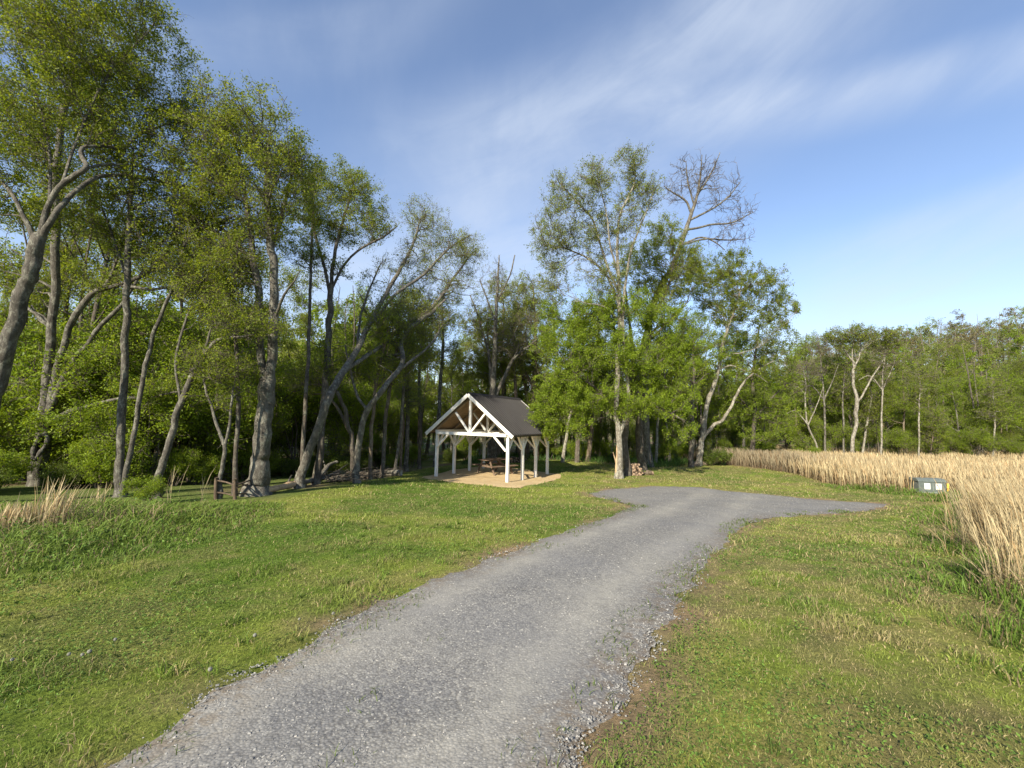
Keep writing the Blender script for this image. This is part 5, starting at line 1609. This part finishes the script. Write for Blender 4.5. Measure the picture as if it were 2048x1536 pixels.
b0_, D_ = at(712, 962)
bp = []
for k in range(190):
    t = rng.random() ** 1.0; px = 640 + 145 * t; py = 969 - 23 * t + rng.uniform(-4, 1.5)
    p, _ = at(px, py); p[2] += rng.uniform(.0, .30) * (1 - .6 * t)
    a = rng.uniform(-.9, .9) + (0 if rng.random() < .75 else 1.5); L = rng.uniform(.4, 1.7)
    q = p + np.array([math.cos(a) * L, math.sin(a) * L, rng.uniform(-.12, .28)]); q[2] = max(q[2], float(g(q[0], q[1])) + .02)
    bp.append(stick([p - b0_, (p + q) / 2 - b0_ + rng.normal(0, .06, 3), q - b0_], rng.uniform(.007, .03), .004, 7, 5))
o = link('brush_pile', mk_mesh('brush_pile', *join(bp), True, mats=[MAT['bark_dark']]), loc=b0_)
tag(o, 'dark tangle of dead branches piled between the fallen log and the pale cut log', 'brush pile')
p, _ = at(788, 952); p[2] += .12
v, f = stick([np.array([-.45, .1, .0]), np.array([0, 0, 0.02]), np.array([.35, -.12, .05])], .13, .15, 9, 12, .04)
o = link('cut_log', mk_mesh('cut_log', v, f, True, mats=[MAT['bark_pale']]), loc=p); tag(o, 'pale cut log lying at the upper end of the brush pile', 'log')


# ------------------------------------------------------------------ firewood
def log_mats():
    m, nt, out = mat('log_end')
    n = noise_node(nt, coord(nt, 'Object'), 9, 5, .6)
    pbsdf(nt, out, ramp(nt, n, [(.38, (.07, .045, .03)), (.62, (.36, .26, .17))]), .9)
    return m


MAT['log_end'] = log_mats()


def log_mesh(r0, L, seed):
    r = np.random.default_rng(seed); s = 10
    a = np.arange(s) / s * 6.283; k = 1 + .18 * r.normal(0, 1, s)
    ring = np.c_[np.cos(a) * k, np.zeros(s), np.sin(a) * k] * r0
    V = np.vstack([ring + np.array([0, y, 0]) for y in (-L / 2, -L / 6, L / 6, L / 2)] + [np.array([[0, -L / 2 - .005, 0], [0, L / 2 + .005, 0]])])
    F = [(j * s + i, j * s + (i + 1) % s, (j + 1) * s + (i + 1) % s, (j + 1) * s + i) for j in range(3) for i in range(s)]
    F += [((i + 1) % s, i, 4 * s, 4 * s) for i in range(s)] + [(3 * s + i, 3 * s + (i + 1) % s, 4 * s + 1, 4 * s + 1) for i in range(s)]
    me = mk_mesh('log', V, np.array(F), False, mats=[MAT['bark_brown'], MAT['log_end']], midx=[0] * 30 + [1] * 20)
    return me


lm_ = [log_mesh(.055, .5, 1), log_mesh(.075, .5, 2), log_mesh(.045, .48, 3), log_mesh(.09, .52, 4)]


def stack(px, py, D, rows, cols, label, group, dirv, step=.125, jx=.02):
    b = P3(px, py, D); b[2] = float(g(b[0], b[1]))
    az = math.atan2(dirv[1], dirv[0])
    for r_ in range(rows):
        for c_ in range(cols - r_ // 2):
            k = int(rng.integers(4))
            o = link('firewood_log', lm_[k])
            x = (c_ - cols / 2 + .5 * (r_ % 2)) * step + rng.uniform(-jx, jx)
            p = b + np.array([dirv[0], dirv[1], 0]) * x
            p[2] = float(g(p[0], p[1])) + .055 + r_ * .10
            o.location = p; o.rotation_euler = (rng.uniform(-.1, .1), rng.uniform(0, 6.28), az + rng.uniform(-.22, .22))
            tag(o, label, 'log', group)


stack(1268, 944, 22.6, 6, 8, 'split log in the firewood pile by the dark double trunk', 'logs of the firewood pile', (.97, -.24))
stack(1034, 918, 27.6, 3, 6, 'cut log in the low pile behind the pavilion posts', 'logs piled behind the pavilion', (.9, .4), .22)
p = P3(1299, 937, 22.8); p[2] = float(g(p[0], p[1])) + .11
o = link('firewood_log', lm_[3], loc=p); o.rotation_euler = (0, 0, .3); tag(o, 'single log with a pale round end lying apart from the firewood pile', 'log')
p = P3(1290, 939, 22.9); p[2] = float(g(p[0], p[1])) + .08
o = link('firewood_log', lm_[1], loc=p); o.rotation_euler = (0, 0, 1.3); tag(o, 'dark log lying between the firewood pile and the pale ended log', 'log')
for i, (px, py) in enumerate(((1388, 932), (1408, 931))):
    p, _ = at(px, py); p[2] += .10
    rk = rng.normal(0, 1, (8, 3))
    v = np.array([(a, b, c) for c in (-1, 1) for a, b in ((-1, -1), (1, -1), (1, 1), (-1, 1))], float) * np.array([.42, .25, .2]) + rk * .06
    o = link('rock', mk_mesh('rock', v, np.array([(0, 3, 2, 1), (4, 5, 6, 7), (0, 1, 5, 4), (1, 2, 6, 5), (2, 3, 7, 6), (3, 0, 4, 7)]), True, mats=[MAT['bark_brown']]), loc=p)
    mo = o.modifiers.new('round', 'SUBSURF'); mo.levels = mo.render_levels = 2
    tag(o, ('brown rock between the dark rough trunk and the pale forked one', 'reddish brown rock just beyond the foot of the pale forked trunk')[i], 'rock')


# ------------------------------------------------------------------ dandelion clocks in the lawn
def dandelion():
    r = np.random.default_rng(3)
    m1, nt, out = mat('stem_green'); pbsdf(nt, out, (.16, .17, .06), .6)
    m2, nt, out = mat('seed_fluff')
    d = pbsdf(nt, None, (.36, .36, .30), .9, spec=.1); t = nt.nodes.new('ShaderNodeBsdfTranslucent'); t.inputs['Color'].default_value = (.45, .44, .38, 1)
    mx = nt.nodes.new('ShaderNodeMixShader'); mx.inputs[0].default_value = .4
    nt.links.new(d.outputs[0], mx.inputs[1]); nt.links.new(t.outputs[0], mx.inputs[2]); nt.links.new(mx.outputs[0], out.inputs['Surface'])
    sv = stick([np.zeros(3), np.array([.008, 0, .08]), np.array([.004, .004, .165])], .0025, .002, 8, 6, .02)
    n = 170
    dr_ = nrm(r.normal(0, 1, (n, 3))); c = np.array([.004, .004, .17])
    P = np.stack([c + dr_ * .003, c + dr_ * .012, c + dr_ * .021], 1)
    fv = [tubes(P, np.full((n, 3), .0004), 3)]
    for k in range(2):   # the little parachutes
        s_ = nrm(np.cross(dr_, r.normal(0, 1, (n, 3)))) * .0055; s2 = np.cross(dr_, s_)
        q = c + dr_ * .021
        V = np.stack([q - s_, q - s2 + dr_ * .001, q + s_, q + s2 + dr_ * .001], 1).reshape(-1, 3)
        fv.append((V, np.arange(4 * n).reshape(n, 4)))
    return mk_mesh('stem', *sv, True, mats=[m1]), mk_mesh('seed_head', *join(fv), False, mats=[m2])


ds, dh = dandelion()
for i, (px, py, s, lb) in enumerate(((505, 1300, 1.05, 'white dandelion clock near the bare brown patch by the drive'), (415, 1372, 1.0, 'white dandelion clock nearest to the gravel among tall weeds'), (231, 1302, .85, 'small dandelion clock standing alone between the cluster and the drive'),
                                     (664, 1250, .95, 'dandelion clock beside the drive, farthest from the viewer'), (174, 1334, 1.0, 'largest dandelion clock of the cluster in the straw coloured patch'),
                                     (160, 1336, .85, 'middle dandelion clock of the cluster in the straw coloured patch'), (135, 1334, .85, 'pale dandelion clock at the outer end of the cluster'), (597, 1258, .8, 'faded dandelion clock on a bent stalk beside pale dead stems'),
                                     (22, 1345, .8, 'dandelion clock at the margin of the photo'), (1035, 1105, .9, 'tiny distant dandelion clock close to the gravel edge'))):
    p, D = at(px, py)
    e = empty('dandelion', p, lb, 'dandelion', 'dandelion clocks in the lawn'); e.scale = (s * .6,) * 3; e.rotation_euler = (rng.uniform(-.1, .1), rng.uniform(-.1, .1), rng.uniform(0, 6))
    link('stem', ds, e); link('seed_head', dh, e)

# ------------------------------------------------------------------ sky and sun
EL, HEAD = R(31), R(28)
Ld = np.array([math.sin(HEAD) * math.cos(EL), math.cos(HEAD) * math.cos(EL), -math.sin(EL)])
sl = bpy.data.lights.new('sun', 'SUN'); sl.energy = 4.9; sl.angle = R(.5); sl.color = (1.0, .90, .74)
so = bpy.data.objects.new('sun', sl); COL.objects.link(so)
so.rotation_euler = Vector(Ld).to_track_quat('-Z', 'Y').to_euler()
so.location = (-20, -30, 40)

w = bpy.data.worlds.new('World'); sc.world = w; w.use_nodes = True
nt = w.node_tree; nt.nodes.clear()
out = nt.nodes.new('ShaderNodeOutputWorld'); bg = nt.nodes.new('ShaderNodeBackground')
sky = nt.nodes.new('ShaderNodeTexSky'); sky.sky_type = 'NISHITA'; sky.sun_disc = False
sky.sun_elevation = EL; sky.sun_rotation = math.pi + HEAD; sky.air_density = 1.0; sky.dust_density = .25; sky.ozone_density = 2.0; sky.altitude = 200
bg.inputs['Strength'].default_value = .112
tc = nt.nodes.new('ShaderNodeTexCoord'); sp3 = nt.nodes.new('ShaderNodeSeparateXYZ'); nt.links.new(tc.outputs['Generated'], sp3.inputs[0])
az = math_(nt, 'ARCTAN2', sp3.outputs[0], sp3.outputs[1]); el = math_(nt, 'ARCSINE', sp3.outputs[2])


def azel(px, py):
    d = ray(px, py); d = d / np.linalg.norm(d)
    return math.atan2(d[0], d[1]), math.asin(d[2])


def sm(x, a, b):
    n = nt.nodes.new('ShaderNodeMapRange'); n.interpolation_type = 'SMOOTHSTEP'; n.clamp = True
    n.inputs['From Min'].default_value = a; n.inputs['From Max'].default_value = b
    nt.links.new(x, n.inputs['Value'])
    return n.outputs['Result']


def band(p, q, wlo, whi, a0, a1, a2, a3, strength):
    """A soft streak of cirrus along the line p-q in azimuth and elevation; wider below than above or the reverse."""
    (x0, y0), (x1, y1) = azel(*p), azel(*q)
    k = (y1 - y0) / (x1 - x0)
    v = math_(nt, 'SUBTRACT', el, math_(nt, 'MULTIPLY_ADD', az, k, y0 - k * x0))
    up = sm(v, whi, 0.0); lo = sm(v, -wlo, 0.0)
    m_ = math_(nt, 'MULTIPLY', up, lo)
    m_ = math_(nt, 'MULTIPLY', m_, math_(nt, 'MULTIPLY', sm(az, a0, a1), sm(az, a3, a2)))
    return math_(nt, 'MULTIPLY', m_, strength)


A = lambda px: azel(px, 400)[0]
b1 = band((760, 330), (1300, 150), .30, .16, A(560), A(1000), A(1500), A(2600), .72)
b2 = band((1300, 215), (2048, 95), .085, .05, A(1150), A(1700), A(2500), A(3200), .55)
b3 = band((1540, 545), (2048, 400), .20, .06, A(1480), A(1850), A(2500), A(3200), .60)
b4 = band((300, 560), (1300, 470), .14, .17, A(200), A(800), A(1100), A(1500), .62)
b5 = band((100, 60), (900, -60), .12, .05, A(-200), A(200), A(700), A(1200), .22)
# fibres drawn out along the streaks
cv = nt.nodes.new('ShaderNodeCombineXYZ'); nt.links.new(az, cv.inputs[0]); nt.links.new(el, cv.inputs[1])
mp_ = nt.nodes.new('ShaderNodeMapping'); mp_.inputs['Rotation'].default_value = (0, 0, R(-17)); nt.links.new(cv.outputs[0], mp_.inputs['Vector'])
mp2 = nt.nodes.new('ShaderNodeMapping'); mp2.inputs['Scale'].default_value = (1.5, 6.0, 1); nt.links.new(mp_.outputs[0], mp2.inputs['Vector'])
f1_ = noise_node(nt, mp2.outputs[0], 1.6, 7, .58, .5); f2_ = noise_node(nt, mp_.outputs[0], 2.6, 5, .6, .4)
fib = math_(nt, 'ADD', math_(nt, 'MULTIPLY', sm(f1_, .28, .74), .75), math_(nt, 'MULTIPLY', sm(f2_, .3, .7), .45))
tot = math_(nt, 'ADD', math_(nt, 'ADD', math_(nt, 'ADD', b1, b2), math_(nt, 'ADD', b3, b4)), b5)
cl_ = math_(nt, 'MULTIPLY', tot, math_(nt, 'ADD', math_(nt, 'MULTIPLY', fib, .58), .28), clamp=True)
cl_ = math_(nt, 'ADD', cl_, math_(nt, 'MULTIPLY_ADD', sm(f2_, .40, .85), .12, .05), clamp=True)
CLOUD = (3.2, 3.6, 4.25)
skc = mixc(nt, 1.0, sky.outputs[0], (1.0, .965, .99), 'MULTIPLY')
cl_ = math_(nt, 'ADD', cl_, math_(nt, 'MULTIPLY', sm(el, .42, .0), math_(nt, 'MULTIPLY_ADD', sm(f1_, .3, .7), .34, .16)), clamp=True)
c = mixc(nt, cl_, skc, CLOUD)
nt.links.new(c, bg.inputs['Color']); nt.links.new(bg.outputs[0], out.inputs['Surface'])

# ------------------------------------------------------------------ render settings
sc.render.engine = 'CYCLES'
sc.view_settings.view_transform = 'Standard'; sc.view_settings.look = 'None'; sc.view_settings.exposure = 1.06; sc.view_settings.gamma = 1
cy = sc.cycles
cy.max_bounces = 8; cy.diffuse_bounces = 6; cy.glossy_bounces = 2; cy.transmission_bounces = 4; cy.transparent_max_bounces = 4
cy.use_denoising = True; cy.use_adaptive_sampling = True; cy.adaptive_threshold = .01
cy.sample_clamp_indirect = 6
